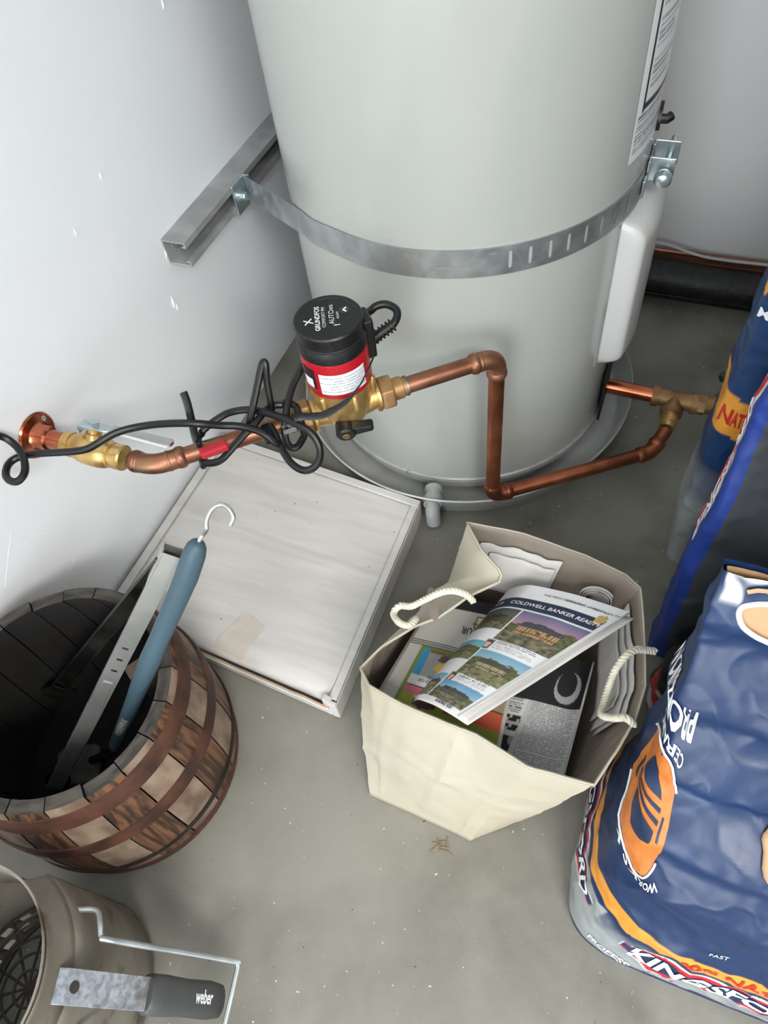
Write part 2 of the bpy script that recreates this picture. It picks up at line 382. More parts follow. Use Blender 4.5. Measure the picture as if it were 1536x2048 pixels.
slots = [L0+math.radians(360-140-a)*(RH+.0012) for a in (149.5, 143.8, 137.8, 132, 126, 120, 114, 108)]
pos = 0
for c in round_holes:
    band(bs, pos, c-.007, 3); hole_cell(bs, c-.007, c+.007, c, .0022, .0022); pos = c+.007
band(bs, pos, slots[0]-.008, 90); pos = slots[0]-.008
for c in slots:
    if c-.008 > pos+1e-4: band(bs, pos, c-.008, 3)
    hole_cell(bs, c-.008, c+.008, c, .0026, .0125); pos = c+.008
band(bs, pos, L0+L1, 4)
bs.build('band', M['galv'], sp, smooth=0, solid=.0011, weld=True)
lettering('stamped_text', [('WATER HEATER STRAP', .0055, L0+math.radians(360-140-164)*RH, -.004, 0), ('MADE IN U.S.A.', .005, L0+math.radians(360-140-160)*RH, .006, 0), ('UPC', .006, L0+math.radians(360-140-154)*RH, .012, 0)],
          lambda u, v: strap(u, v)+(strap(u, v)-V((AX.x, AX.y, strap(u, v).z))).normalized()*.0016, M['galv_dull'], sp)
# bracket on the strut with its bolt
br = MB(); br.box((XW+.0435, .927, .402), (.0035, .040, .050)); bpl = br.build('bracket_plate', M['zinc'], sp, smooth=0, bevel=.001)
MB().box((XW+.0485, .947, .404), (.012, .002, .045)).build('bracket_lip', M['zinc'], bpl, smooth=0, bevel=.0006)
bo = MB().lathe([(.0115, 0), (.0115, .0015), (.0085, .0016), (.0085, .003)], (XW+.045, .925, .403), (1, 0, 0), 24).build('washer', M['zinc'], bpl)
MB().lathe([(.0068, .0), (.0068, .0055), (.0055, .007)], (XW+.048, .925, .403), (1, 0, 0), 6).build('hex_bolt', M['zinc'], bpl)
# tension clamp: two ears, bolt, nut
for yy, zz in ((.978, .487), (1.018, .489)):
    e = MB(); e.box((-.0444, yy, zz), (.034, .0025, .032)); e.box((-.0590, yy-.008, zz), (.0022, .018, .036)); e.build('clamp_ear', M['zinc'], sp, smooth=0, bevel=.0008)
MB().box((-.0595, .948, .478), (.003, .016, .024)).build('band_keeper', M['zinc'], sp, smooth=0, bevel=.001)
tbo = MB().tube([(-.0385, .962, .484), (-.0385, 1.06, .487)], .0042, 14).build('tension_bolt', M['zinc'], sp)
MB().lathe([(.004, -.012), (.0085, -.0105), (.0115, -.006), (.0118, -.001), (.010, .004), (.006, .007)], (-.0385, .965, .484), (0, 1, 0), 24).build('bolt_head', M['zinc'], tbo)
MB().lathe([(.0075, 0), (.0075, .006)], (-.0385, 1.022, .486), (0, 1, 0), 6).build('nut', M['zinc'], tbo)
rb = MB().grid(lambda u, v: cyl(93-u*70, .458+.04*v, RH+.0012), 30, 2); rb.build('rear_band', M['galv'], sp, solid=.0011)

# ------------------------------------------------------------------ recirculation pipework
ZP = .371; RP = .0111
DV = V((.759, .651, 0)).normalized()
PB = V((-.534, .412, ZP))                       # bend at the wall side
PT = V((-.1835, .7055, ZP))                     # elbow above the riser
DV = (PT-PB).normalized()
PC = PB+DV*((V((-.342, .57, ZP))-PB).dot(DV))    # pump centre on the pipe line
rl = thing('copper_return_line', 'copper recirculation pipe from the white wall past the pump to the heater drain', 'pipe', (-.40, .5, .0))
def bead(b_, p, d, r=.0142, w=.0045):
    b_.lathe([(RP, -w*1.6), (r-.001, -w), (r, -w*.4), (r, w*.4), (r-.001, w), (RP, w*1.6)], p, d, 20, caps=False)
def fitting(name, a, bnd, c, r, la, lc, m='copper'):
    a, bnd, c = V(a), V(bnd), V(c); da = (a-bnd).normalized(); dc = (c-bnd).normalized()
    q = MB(); q.tube([bnd+da*(r+la)]+arc_corner(a, bnd, c, r, 10)+[bnd+dc*(r+lc)], .0128, 20)
    for d_, l_ in ((da, la), (dc, lc)):
        bead(q, bnd+d_*(r+l_-.004), d_); bead(q, bnd+d_*(r+.002), d_, .0135, .002)
    return q.build(name, M[m], rl, smooth=60)
# wall stub and flange
es = MB().lathe([(.030, 0), (.031, .0015), (.029, .004), (.019, .006), (.0165, .010), (.0155, .022), (.013, .024)], (XW+.0002, .412, ZP), (1, 0, 0), 36).build('wall_flange', M['copper_new'], rl)
for a in (.6, 3.7): MB().lathe([(.004, 0), (.0035, .0018), (.002, .0024)], (XW+.004, .412+.0235*cos(a), ZP+.0235*sin(a)), (1, 0, 0), 12).build('flange_screw', M['zinc'], rl)
MB().tube([(XW+.01, .412, ZP), (-.6676, .412, ZP)], .0125, 20).build('pipe', M['copper_new'], rl)
fitting('elbow_fitting', (-.6, .412, ZP), PB, PT, .018, .012, .020)
UN0 = PC-DV*.0842; UN1 = PC+DV*.0842
MB().tube([PB+DV*.03, UN0], RP, 20).build('pipe', M['copper'], rl)
MB().tube([UN1, PT-DV*.03], RP, 20).build('pipe', M['copper'], rl)
VB = V((PT.x, PT.y, .0700))
fitting('elbow_fitting', PB, PT, VB, .022, .014, .010)
MB().tube([PT-V((0, 0, .025)), VB+V((0, 0, .025))], RP, 20).build('pipe', M['copper_red'], rl)
LB = V((.040, .866, .0690)); LC = V((.0545, .905, .083))
fitting('elbow_fitting', PT, VB, LB, .018, .008, .012, 'copper_red')
DL = (LB-VB).normalized()
MB().tube([VB+DL*.025, LB-DL*.018], RP, 20).build('pipe', M['copper_red'], rl)
TE = V((.057, .963, .101))
fitting('elbow_fitting', VB, LB, LC, .012, .010, .010, 'copper_red')
dLC = (LC-LB).normalized(); MB().tube([LB+dLC*.012, TE+(LC-TE).normalized()*.0575], RP, 20).build('pipe', M['copper_red'], rl)
# tee, nipple and adapters at the tank drain
tn = thing('drain_tee', 'tarnished brass tee with a green-handled drain valve beside the water heater', 'pipe fitting', (.057, .963, 0))
MB().tube([(AX.x+RH+.0064, .966, .101), (.03, .964, .101)], .0128, 20).build('copper_nipple', M['copper_new'], tn)
q = MB().tube([(.022, .964, .101), (.092, .962, .101)], .0152, 20); q.lathe([(.0178, 0), (.0178, .010)], (.020, .964, .101), (1, 0, 0), 20); q.lathe([(.0178, 0), (.0178, .010)], (.084, .962, .101), (1, 0, 0), 20)
db = (LC-TE).normalized(); q.tube([TE, TE+db*.024], .0152, 20); q.lathe([(.0185, 0), (.0185, .009)], TE+db*.020, db, 20)
q.build('tee_body', M['brass_old'], tn, smooth=50)
MB().lathe([(.0135, 0), (.0135, .010), (.0155, .0105), (.0155, .019), (.0135, .0195), (.0135, .028)], TE+db*.026, db, 24).build('adapter', M['brass'], tn)
MB().lathe([(.0165, 0), (.0165, .012)], (.094, .962, .101), (1, 0, 0), 6).build('hex_bushing', M['brass_old'], tn)
MB().lathe([(.0155, 0), (.0155, .004)], (.0905, .962, .101), (1, 0, 0), 20).build('thread_tape', M['solder'], tn)
MB().tube([(.100, .962, .101)]+arc_corner((.09, .962, .101), (.125, .963, .101), (.135, .985, .108), .016)+[(.131, .985, .107)], .014, 18).build('street_elbow', M['brass_old'], tn)
MB().lathe([(.0125, 0), (.0125, .012), (.010, .013), (.010, .03)], (.132, .983, .107), (.25, .95, .2), 18).build('valve_body', M['brass'], tn)
MB().lathe([(.004, 0), (.004, .018), (.013, .019), (.0145, .024), (.013, .029), (.004, .030)], (.131, .994, .112), (-.1, .3, .9), 18).build('valve_handle', mat('green_handle', S(20, 62, 44), .4), tn)

# ball valve by the wall
bv = thing('ball_valve', 'brass ball valve with a pale lever next to the wall flange', 'valve', (-.62, .412, ZP-.02))
MB().lathe([(.0145, 0), (.0165, .002), (.0165, .012), (.0145, .013), (.0145, .016), (.0165, .017), (.0165, .022), (.019, .026), (.0205, .036), (.0205, .054), (.019, .064), (.0165, .068), (.0165, .073), (.0145, .074), (.0145, .077), (.0165, .078), (.0165, .089), (.0145, .091)],
           (-.667, .412, ZP), (1, 0, 0), 28).build('valve_body', M['brass'], bv, smooth=40)
vd = V((.10, .42, .90)).normalized()
vo = V((-.622, .412, ZP))
MB().lathe([(.010, .012), (.010, .026), (.0075, .027), (.0075, .034)], vo, vd, 18).build('stem', M['brass'], bv)
so = vo+vd*.034
MB().lathe([(.0072, 0), (.0072, .0055)], so+vd*.002, vd, 6).build('lever_nut', M['zinc'], bv)
ex = V((1, .18, 0)); ex = (ex-vd*ex.dot(vd)).normalized(); ey = vd.cross(ex)
lv = MB()
lv.prism([(-.016, -.009), (.012, -.009), (.024, -.006), (.024, .006), (.012, .009), (-.016, .009)], so, ex, ey, vd, .0022)
lvo = lv.build('lever', M['zinc'], bv, smooth=0, bevel=.0005)
MB().box(so+V((-.018, 0, 0))-vd*.004, (.0025, .018, .012), Matrix((ex, ey, vd)).transposed()).build('lever_stop', M['zinc'], bv, smooth=0, bevel=.0005)
lv = MB(); lv.prism([(.022, -.008), (.100, -.0105), (.103, -.008), (.103, .008), (.100, .0105), (.022, .008)], so+vd*.0005, ex, ey, vd, .0042)
lv.build('lever_sleeve', M['pvc'], lvo, smooth=0, bevel=.0014)
MB().box(so+ex*.1035+vd*.0026, (.0012, .008, .0028), Matrix((ex, ey, vd)).transposed()).build('lever_tip', mat('rust', S(110, 62, 40), .7), lvo, smooth=0)

# ------------------------------------------------------------------ circulator pump
pu = thing('circulator_pump', 'small red and black circulator pump with a brass body on the copper pipe', 'pump', (PC.x, PC.y, ZP-.03))
PX = V((PC.x, PC.y, 0)); RM = .0395
def up(h): return V((PX.x, PX.y, h))
q = MB().lathe([(.008, .3515), (.018, .352), (.026, .358), (.032, .372), (.0355, .390), (.0375, .406), (.0395, .422)], PX, n=40)
q.lathe([(.0165, -.058), (.0165, -.04), (.020, -.02), (.020, .02), (.0165, .04), (.0165, .058)], V((PC.x, PC.y, ZP)), DV, 28)
for a in (200, 260, 320, 20, 80, 140):
    a = math.radians(a); q.lathe([(.0045, .398), (.0045, .417), (.003, .419)], PX+V((cos(a)*.0385, sin(a)*.0385, 0)), n=12)
q.build('brass_body', M['brass'], pu, smooth=45)
for s_ in (-1, 1):
    c = V((PC.x, PC.y, ZP))+DV*s_*.050
    MB().lathe([(.0195, -.006), (.0235, -.003), (.0235, .011), (.0215, .013)], c, DV*s_, 6, ph=.3).build('union_nut', M['brass_old'], pu, smooth=0, bevel=.0015)
    MB().lathe([(.0215, -.010), (.0215, -.006)], c, DV*s_, 28).build('union_flange', M['brass'], pu)
    MB().lathe([(.0145, .010), (.0145, .026), (.0125, .027), (.0125, .031)], c, DV*s_, 24).build('union_tail', M['brass_old'], pu)
    MB().lathe([(.0132, .0305), (.0132, .0335)], c, DV*s_, 24).build('solder_ring', M['solder'], pu)
MB().lathe([(.03, .420), (RM, .4215), (RM+.0006, .423), (RM+.0006, .472), (RM, .474), (.03, .474)], PX, n=64).build('red_sleeve', M['redpaint'], pu)
mcap = MB().lathe([(.03, 0.4735), (RM, 0.4740), (RM+.0012, 0.4755), (RM+.0012, 0.4895), (RM+.0002, 0.4910), (RM+.0002, 0.4925), (RM-.001, 0.4935), (RM-.001, 0.5030), (RM, 0.5040), (RM, 0.5095), (RM-.0015, 0.5115), (.0325, 0.5118), (.0318, 0.5112), (.004, 0.5112)], PX, n=64).build('motor_cap', M['blackplastic'], pu)
camaz = math.atan2(-PX.x, -PX.y)   # direction towards the room
def can(s, z, r): a = camaz+s; return V((PX.x+r*sin(a), PX.y+r*cos(a), z))
def rot_lab(cx, wid):  # white sticker
    def fn(u, v): return can(cx+(u-.5)*wid, .4295+v*.031, RM+.001)
    return fn
wl = MB().grid(rot_lab(-.10, 1.45), 40, 6).build('white_sticker', M['white'], pu)
sup = lambda u, v: can(-.10-u/RM, .445-v, RM+.0014)
lettering('sticker_print', [('NOTICE: USE OUTDOORS OR IN WATER TEMPERATURE', .0030, -.002, .0105, 0), ('UP TO 95 C / 203 F MAX  CLASS 10 BAR', .0026, .006, .0062, 0), ('UTILISER A L INTERIEUR SEULEMENT', .0026, .004, .0022, 0), ('RISK OF ELECTRIC SHOCK. CONNECT ONLY TO A', .0026, .0, -.0025, 0), ('PROPERLY GROUNDED OUTLET', .0026, .008, -.0062, 0), ('RISK OF ELECTRIC SHOCK  THIS PUMP HAS NOT BEEN', .0026, .0, -.0108, 0)], sup, M['ink_grey'], wl)
MB().grid(lambda u, v: can(1.02+(u-.5)*.5, .434+v*.030, RM+.0011), 12, 4).build('black_badge', M['ink_black'], pu)
MB().grid(lambda u, v: can(1.04+(u-.5)*.36, .4355+v*.014, RM+.0015), 10, 3).build('badge_panel', M['white'], pu)
# printing on the cap: its reading direction is turned on the round face
ang = math.radians(117)
ca_, sa_ = cos(ang), sin(ang)
top = lambda u, v: V((PX.x+u*ca_-v*sa_, PX.y+u*sa_+v*ca_, .5116))
lettering('cap_print', [('GRUNDFOS', .0078, -.0005, .0115, 0, 'CENTER', 0, .0002), ('COMFORT PM', .0055, .0005, .0045, 0), ('AUTO', .0085, -.001, -.0045, 0), ('100%', .0055, .0145, -.005, 0), ('ADAPT', .004, .001, -.0115, 0), ('!', .0085, -.0155, -.010, 0, 'CENTER', 0, .0004), ('X', .013, -.004, .0215, .2, 'CENTER', 0, .0003)], top, M['ink_white'], mcap)
ck = MB()
for (x0, y0), (x1, y1) in (((.0045, -.0215), (.008, -.0180)), ((.008, -.0180), (.0115, -.0215))):
    ck.tube([top(x0, y0)+V((0, 0, .0002)), top(x1, y1)+V((0, 0, .0002))], .0010, 6)
ck.build('cap_button_mark', M['ink_white'], mcap)
MB().lathe([(.0062, 0), (.0062, .0004), (.0055, .0006)], top(.008, -.0195)-V((0, 0, .0003)), n=24).build('cap_button', mat('dark_button', S(46, 48, 50), .4), mcap)
# terminal housing and knob
hd = can(-1.75, 0, 1)-PX; hd = hd.normalized(); tdir = V((0, 0, 1)).cross(hd)
q = MB(); q.box(PX+hd*.042+V((0, 0, .472)), (.028, .012, .056), Matrix((tdir, hd, V((0, 0, 1)))).transposed()); q.build('terminal_box', M['blackplastic'], pu, smooth=0, bevel=.003)
kd = V((.42, -.86, -.2)).normalized(); ko = V((PC.x, PC.y, .366))+V((.010, -.026, 0))
vk = MB().lathe([(.006, -.01), (.0125, .0), (.0125, .016), (.0105, .018)], ko, kd, 24).build('vent_knob', M['blackplastic'], pu)
kx = V((.80, .55, .15)); kx = (kx-kd*kx.dot(kd)).normalized()
MB().prism([(0, -.0085), (.034, -.005), (.036, 0), (.034, .005), (0, .0085)], ko+kd*.002, kx, kd.cross(kx), kd, .013).build('knob_lever', M['blackplastic'], vk, smooth=0, bevel=.002)
MB().lathe([(.0048, 0), (.0048, .0012)], ko+kd*.0178, kd, 16).build('knob_screw', M['brass'], vk)
MB().box(ko+kd*.0192, (.008, .0011, .0006), Matrix((kx, kd.cross(kx), kd)).transposed()).build('screw_slot', M['ink_black'], vk, smooth=0)

# ------------------------------------------------------------------ power cord wound round the pipe
pc = thing('power_cord', 'black power cord looped and wound round the copper pipe by the pump', 'cord', (-.43, .48, ZP))
A_=[(-.708,-.60,.62),(-.706,-.30,.56),(-.702,.02,.51),(-.700,.20,.49),(-.700,.30,.475),(-.703,.345,.44),(-.704,.366,.424),(-0.690,0.367,0.410),(-0.672,0.356,0.405),(-0.655,0.337,0.405),(-0.659,0.323,0.402),(-0.678,0.326,0.400),(-0.691,0.343,0.398),(-0.687,0.358,0.398),(-0.664,0.369,0.400),(-0.629,0.380,0.402),(-0.603,0.389,0.405),(-0.588,0.401,0.410),(-0.574,0.420,0.412),(-0.548,0.440,0.410),(-0.511,0.445,0.420),(-0.477,0.450,0.425),(-0.458,0.467,0.409),(-0.439,0.478,0.402),(-0.415,0.479,0.400),(-0.402,0.478,0.396),(-0.393,0.477,0.386),(-.392,.482,.380)]
B_=[(-0.490,0.468,0.388),(-0.483,0.478,0.392),(-0.472,0.487,0.398),(-0.461,0.495,0.402),(-0.440,0.504,0.404),(-0.413,0.504,0.406),(-0.379,0.498,0.408),(-0.352,0.495,0.400),(-0.338,0.486,0.385),(-0.336,0.470,0.375),(-0.349,0.459,0.370),(-0.371,0.465,0.372),(-0.392,0.482,0.380),(-0.402,0.492,0.385),(-0.411,0.499,0.390)]
C_=[(-0.437,0.483,0.385),(-0.433,0.489,0.395),(-0.428,0.500,0.415),(-0.427,0.523,0.435),(-0.4255,0.538,0.450),(-0.4235,0.5415,0.452),(-0.421,0.538,0.447),(-0.420,0.530,0.430),(-0.416,0.521,0.410),(-0.416,0.517,0.395)]
D_=[(-.366,.625,.45),(-0.378,0.604,0.442),(-0.386,0.585,0.435),(-0.392,0.570,0.425),(-0.397,0.550,0.415),(-0.396,0.527,0.405),(-0.394,0.511,0.395),(-0.392,0.498,0.380),(-0.387,0.491,0.370),(-0.378,0.491,0.366),(-0.374,0.503,0.368),(-0.377,0.515,0.372),(-.388,.53,.385)]
E_=[(-.388,.53,.385),(-0.395,0.530,0.388),(-0.403,0.530,0.395),(-0.413,0.525,0.398),(-0.420,0.514,0.400),(-0.423,0.491,0.400),(-0.434,0.470,0.392),(-0.443,0.451,0.385),(-0.452,0.438,0.378),(-0.471,0.436,0.370),(-0.490,0.446,0.366),(-.492,.462,.378),(-.490,.468,.388)]
def clear(p, rc=.0046):
    ax = V((PC.x, PC.y, ZP)); s_ = (p-ax).dot(DV); f = ax+DV*s_; d = p-f; s_ = abs(s_)
    need = rc+.0008+(.0245 if s_ < .072 else .0160 if s_ < .090 else .0134)
    if (p-PB).dot(DV) > -.01 and d.length < need: p = f+d.normalized()*need
    h = V((p.x-PX.x, p.y-PX.y, 0))
    if .395 < p.z < .52 and h.length < RM+rc+.003: h = h.normalized()*(RM+rc+.003); p = V((PX.x+h.x, PX.y+h.y, p.z))
    return p
def cord_path(pts):
    P = [clear(p) for p in smooth_path(pts, 6)]
    for _ in range(4):
        P = [P[0]]+[clear((P[k-1]+P[k]*2+P[k+1])/4) for k in range(1, len(P)-1)]+[P[-1]]
    return P
for pth in (A_, B_, C_, D_, E_): MB().tube(cord_path(pth), .0046, 10).build('cord_loop', M['blackrubber'], pc)
lo_=[(-.324,.624,.478),(-0.321,0.633,0.475),(-0.316,0.641,0.477),(-0.306,0.647,0.477),(-0.294,0.646,0.474),(-0.289,0.639,0.470),(-0.291,0.629,0.465),(-0.299,0.622,0.460)]
MB().tube(smooth_path(lo_, 6), .0048, 12).build('moulded_lead', M['blackrubber'], pu)
q = MB(); sr = smooth_path([(-.291, .629, .465), (-.299, .622, .460), (-.308, .614, .455), (-.316, .607, .448)], 5)
for i in range(1, len(sr)-1, 2): q.lathe([(.0055, -.0012), (.0082, -.001), (.0082, .001), (.0055, .0012)], sr[i], sr[i+1]-sr[i-1], 14)
q.tube(sr[0:], [.0052+.0022*i/(len(sr)-1) for i in range(len(sr))], 12); q.build('strain_relief', M['blackrubber'], pu)
# plug prongs and flat plug body under the loops
MB().box((-.408, .487, .388), (.030, .012, .010), frame((0, 0, 1), (DV.x, DV.y, 0))).build('plug_body', M['blackrubber'], pc, smooth=0, bevel=.003)
for d_ in (-.004, .004): MB().box(V((-.386, .502, .388))+V((-DV.y, DV.x, 0))*d_, (.016, .0016, .006), Matrix.Rotation(math.atan2(DV.y, DV.x), 3, 'Z')).build('plug_prong', M['zinc'], pc, smooth=0)
# flat black tie strap to the pump
rbn = smooth_path([(-0.372,0.498,0.415),(-0.366,0.503,0.414),(-0.353,0.508,0.413),(-0.338,0.514,0.415),(-0.315,0.525,0.430),(-0.298,0.533,0.452),(-0.290,0.546,0.468),(-0.288,0.560,0.475)], 6)
ts = MB().tube(rbn, [.0048]*20+[.0048-.0035*min(1, i/10) for i in range(len(rbn)-20)], 8, flat=(.25, 1), up=(.3, -.5, 1)).build('tie_strap', M['blackplastic'])
tag(ts, 'thin flat black plastic strap hanging across the red pump', 'strap')
# zip tie with red tag
zt_ = thing('zip_tie', 'black cable tie standing up from the copper pipe above the red tag', 'cable tie', (-.487, .45, .36))
MB().tube(smooth_path([(-0.4865,0.4485,0.385),(-0.490,0.454,0.396),(-0.492,0.461,0.415),(-0.496,0.470,0.435),(-0.499,0.474,0.447)], 5), .0048, 8, flat=(.3, 1), up=(.6, -.5, 0)).build('tail', M['blackplastic'], zt_)
pm = PB+DV*((V((-.487, .452, ZP))-PB).dot(DV)); xx = DV; yy_ = V((0, 0, 1)).cross(DV)
MB().lathe([(.0116, -.0026), (.0128, -.0026), (.0128, .0026), (.0116, .0026), (.0116, -.0026)], pm, DV, 28, caps=False).build('loop', M['blackplastic'], zt_)
MB().box(pm+V((0, 0, .0165))-yy_*.002, (.009, .008, .006), frame(DV)).build('head', M['blackplastic'], zt_, smooth=0, bevel=.001)
rt = MB().box(V((-.4535, .4385, .399)), (.034, .013, .010), Matrix.Rotation(math.atan2(.027, .028), 3, 'Z')).build('red_tag', M['redtag'], smooth=0, bevel=.0025)
tag(rt, 'bright red plastic clip strapped to the copper pipe', 'clip')

# ------------------------------------------------------------------ flat white cardboard box
bx = thing('cardboard_box', 'flat white cardboard box with a sagging lid lying against the white wall', 'box', (-.50, .50, 0))
FL, FR, BR, BL = V((-.707, .331, 0)), V((-.294, .301, 0)), V((-.297, .674, 0)), V((-.702, .714, 0))
def boxp(u, v, z): return FL*(1-u)*(1-v)+FR*u*(1-v)+BR*u*v+BL*(1-u)*v+V((0, 0, z))
def panel(name, u0, u1, v0, v1, z0, z1, parent=bx, m='cardboard', bev=.0012):
    q = MB(); vs = [boxp(u, v, z) for z in (z0, z1) for u, v in ((u0, v0), (u1, v0), (u1, v1), (u0, v1))]
    q.add(vs, [(0, 3, 2, 1), (4, 5, 6, 7), (0, 1, 5, 4), (1, 2, 6, 5), (2, 3, 7, 6), (3, 0, 4, 7)]); return q.build(name, M[m], parent, smooth=0, bevel=bev)
panel('box_bottom', .005, .995, .005, .995, .001, .004)
panel('side_wall', 0, .034, .015, .995, .001, .050); panel('side_wall', .966, .995, .02, .985, .001, .0495); panel('side_wall', .9965, 1.0, .0, .975, .001, .046)
panel('back_wall', .0, .998, .965, 1.0, .001, .0505)
# front flap, torn along its top edge
q = MB()
def flap(u, v):
    h = .034+.004*noise.noise(V((u*14, 2, 0)))-.010*max(0, 1-abs(u-.36)/.10)
    return boxp(u*.97, -.012*v*v+.004, .001+v*h)
q.grid(flap, 60, 5); q.build('front_flap', M['cardboard'], bx, solid=.003)
q = MB(); q.grid(lambda u, v: flap(u, 1)+V((0, .0012*v*2-.0004, .0006)), 60, 1); q.build('torn_edge', M['kraft'], bx, solid=.0008)
def lid(u, v):
    uu = .036+u*.928; vv = .012+v*.952
    z = .0468-.003*sin(PI*u)*sin(PI*min(1, v*1.1))+.0012*math.exp(-((v-.56-.03*u)/.012)**2)+.0005*noise.noise(V((u*30, v*9, 0)))
    e = max(0, .085-v)/.085; z -= .016*e**2
    return boxp(uu, vv, z)
MB().grid(lid, 60, 80).build('lid', M['cardboard'], bx, solid=-.003)
q = MB(); q.box(boxp(.962, .01, .030), (.012, .010, .044), Matrix.Rotation(-.15, 3, 'Z')); q.box(boxp(.985, .004, .026), (.010, .006, .046)); q.build('corner_tab', M['cardboard'], bx, smooth=0, bevel=.001)
def tape(a, b_):
    p = V((-.514, .330, 0))*(1-a)*(1-b_)+V((-.460, .322, 0))*a*(1-b_)+V((-.447, .382, 0))*a*b_+V((-.490, .398, 0))*(1-a)*b_
    u = (p.x-FL.x)/(FR.x-FL.x); v = (p.y-(FL.y+(FR.y-FL.y)*u))/(.383-.01*u)
    return lid((u-.036)/.928, (v-.012)/.952)+V((0, 0, .0006+.0003*noise.noise(V((a*6, b_*6, 0)))))
MB().grid(tape, 14, 14).build('tape_patch', M['tape'], bx)

# ------------------------------------------------------------------ small wooden barrel
M['stave_brown'] = mat('brown_stave_wood', S(116, 80, 54), .6, col2=S(54, 36, 25), scale=48, stretch=(3.0, 3.0, .16), detail=5, lo=.40, hi=.60, bump=.6, bscale=60, bdist=.0015, rnd=1, mottle=(S(66, 48, 36), 7, .5, .75))
M['stave_light'] = mat('weathered_stave_wood', S(150, 130, 111), .7, col2=S(104, 84, 68), scale=26, stretch=(1.4, 1.4, .8), detail=8, bump=.4, bscale=60, bdist=.001, rnd=1, mottle=(S(82, 62, 48), 9, .55, .75))
M['stave_end'] = mat('grey_stave_end', S(80, 74, 67), .8, col2=S(42, 39, 36), scale=50, stretch=(2, .6, 1), detail=8, bump=.5, bscale=120, rnd=1)
M['char'] = mat('charred_wood', S(26, 21, 18), .9, col2=S(10, 9, 8), scale=14, stretch=(3, 3, .5), detail=6, bump=.4, bscale=50)
M['hoop'] = mat('rusty_hoop', S(104, 66, 50), .62, .35, col2=S(66, 44, 36), scale=24, detail=7, rough2=.75, bump=.3, bscale=90, mottle=(S(50, 42, 40), 16, .52, .7))
M['hoop_dark'] = mat('dark_hoop', S(58, 46, 40), .6, .4, col2=S(36, 30, 28), scale=20)
BC = V((-.554, .146, 0)); BH = .26
def br_(z): return .1595-.93*(z-.11)**2
barrel = thing('wooden_barrel', 'small open wooden barrel with rusty hoops holding grill tools', 'barrel', BC)
NS = 20
def stave_mesh(k):
    rows = 9; q = MB(); a0, a1 = -PI/NS+.006, PI/NS-.006; na = 4; vs = []; fs = []; ms = []
    for j in range(rows+1):
        z = BH*j/rows
        for s_ in (0, 1):
            for i in range(na+1):
                a = a0+(a1-a0)*i/na; r = br_(z)-(.0155 if s_ else 0)
                vs.append(BC+V((r*cos(a), r*sin(a), max(.0005, z))))
    W2 = 2*(na+1)
    def add(f, m): fs.append(f); ms.append(m)
    for j in range(rows):
        for i in range(na):
            o = j*W2; add((o+i, o+i+1, o+W2+i+1, o+W2+i), 0)
            o = j*W2+na+1; add((o+i, o+W2+i, o+W2+i+1, o+i+1), 2)
        o = j*W2; add((o, o+W2, o+W2+na+1, o+na+1), 2); add((o+na, o+2*na+1, o+W2+2*na+1, o+W2+na), 2)
    for i in range(na):
        add((i, na+1+i, na+2+i, i+1), 2); o = rows*W2; add((o+i, o+i+1, o+na+2+i, o+na+1+i), 1)
    q.add(vs, fs); q.m = ms
    return q.build('stave', [M['stave_light' if k else 'stave_brown'], M['stave_end'], M['char']], barrel, smooth=35)
s0, s1 = stave_mesh(0), stave_mesh(1)
rs = random.Random(3)
for k in range(NS):
    o = (s0, s1)[k % 2]
    if k > 1: o = o.copy(); COL.objects.link(o); o.parent = barrel
    o.rotation_euler.z = 2*PI*k/NS+.08; s_ = 1+rs.uniform(-.006, .006); o.scale = (s_, s_, 1+rs.uniform(-.008, .010))
def hoop(z0, z1, m, th=.0022):
    MB().lathe([(br_(z0)-.002, z0), (br_(z0)+th, z0+.0005), (br_((z0+z1)/2)+th+.0008, (z0+z1)/2), (br_(z1)+th, z1-.0005), (br_(z1)-.002, z1)], BC, n=80, caps=False).build('hoop', M[m], barrel, smooth=50)
hoop(.222, .248, 'hoop'); hoop(.150, .174, 'hoop'); hoop(.056, .064, 'hoop_dark', .003); hoop(.002, .022, 'hoop')
MB().lathe([(.001, .020), (.139, .020), (.139, .032), (.001, .032)], BC, n=40).build('barrel_bottom', M['char'], barrel)

# things inside the barrel
wd = MB().box((-.503, .222, .138), (.018, .034, .205), Matrix.Rotation(-.55, 3, 'Z')@Matrix.Rotation(.18, 3, 'Y')).build('wood_stick', mat('rough_wood', S(104, 88, 70), .8, col2=S(62, 52, 42), scale=40, detail=8, bump=.5, bscale=100), smooth=0, bevel=.002)
tag(wd, 'rough grey-brown piece of wood leaning inside the barrel behind the tongs', 'wood')
wb = MB().box((-.512, .086, .0465), (.062, .05, .026), Matrix.Rotation(.4, 3, 'Z')).build('wood_block', mat('dark_wood_block', S(96, 74, 50), .8, col2=S(56, 42, 30), scale=30, detail=6), smooth=0, bevel=.002)
tag(wb, 'small dark wooden block on the bottom of the barrel', 'wood')

# tongs
M['steel'] = mat('stainless_steel', S(206, 206, 202), .26, .8, col2=S(186, 186, 180), scale=9, rough2=.36)
M['steel_dark'] = mat('sooty_steel', S(96, 94, 90), .4, 1, col2=S(50, 48, 46), scale=14, rough2=.55)
tg = thing('grill_tongs', 'long stainless steel tongs standing open in the wooden barrel', 'tongs', (-.64, .11, .03))
H0 = V((-.412, .286, .42)); T1 = V((-.612, .070, .060)); T2 = V((-.678, .168, .085))
d1 = (T1-H0).normalized(); d2 = (T2-H0).normalized()
n1 = V((.52, -.30, .62)); n1 = (n1-d1*n1.dot(d1)).normalized(); n2 = -n1; n2 = (n2-d2*n2.dot(d2)).normalized()
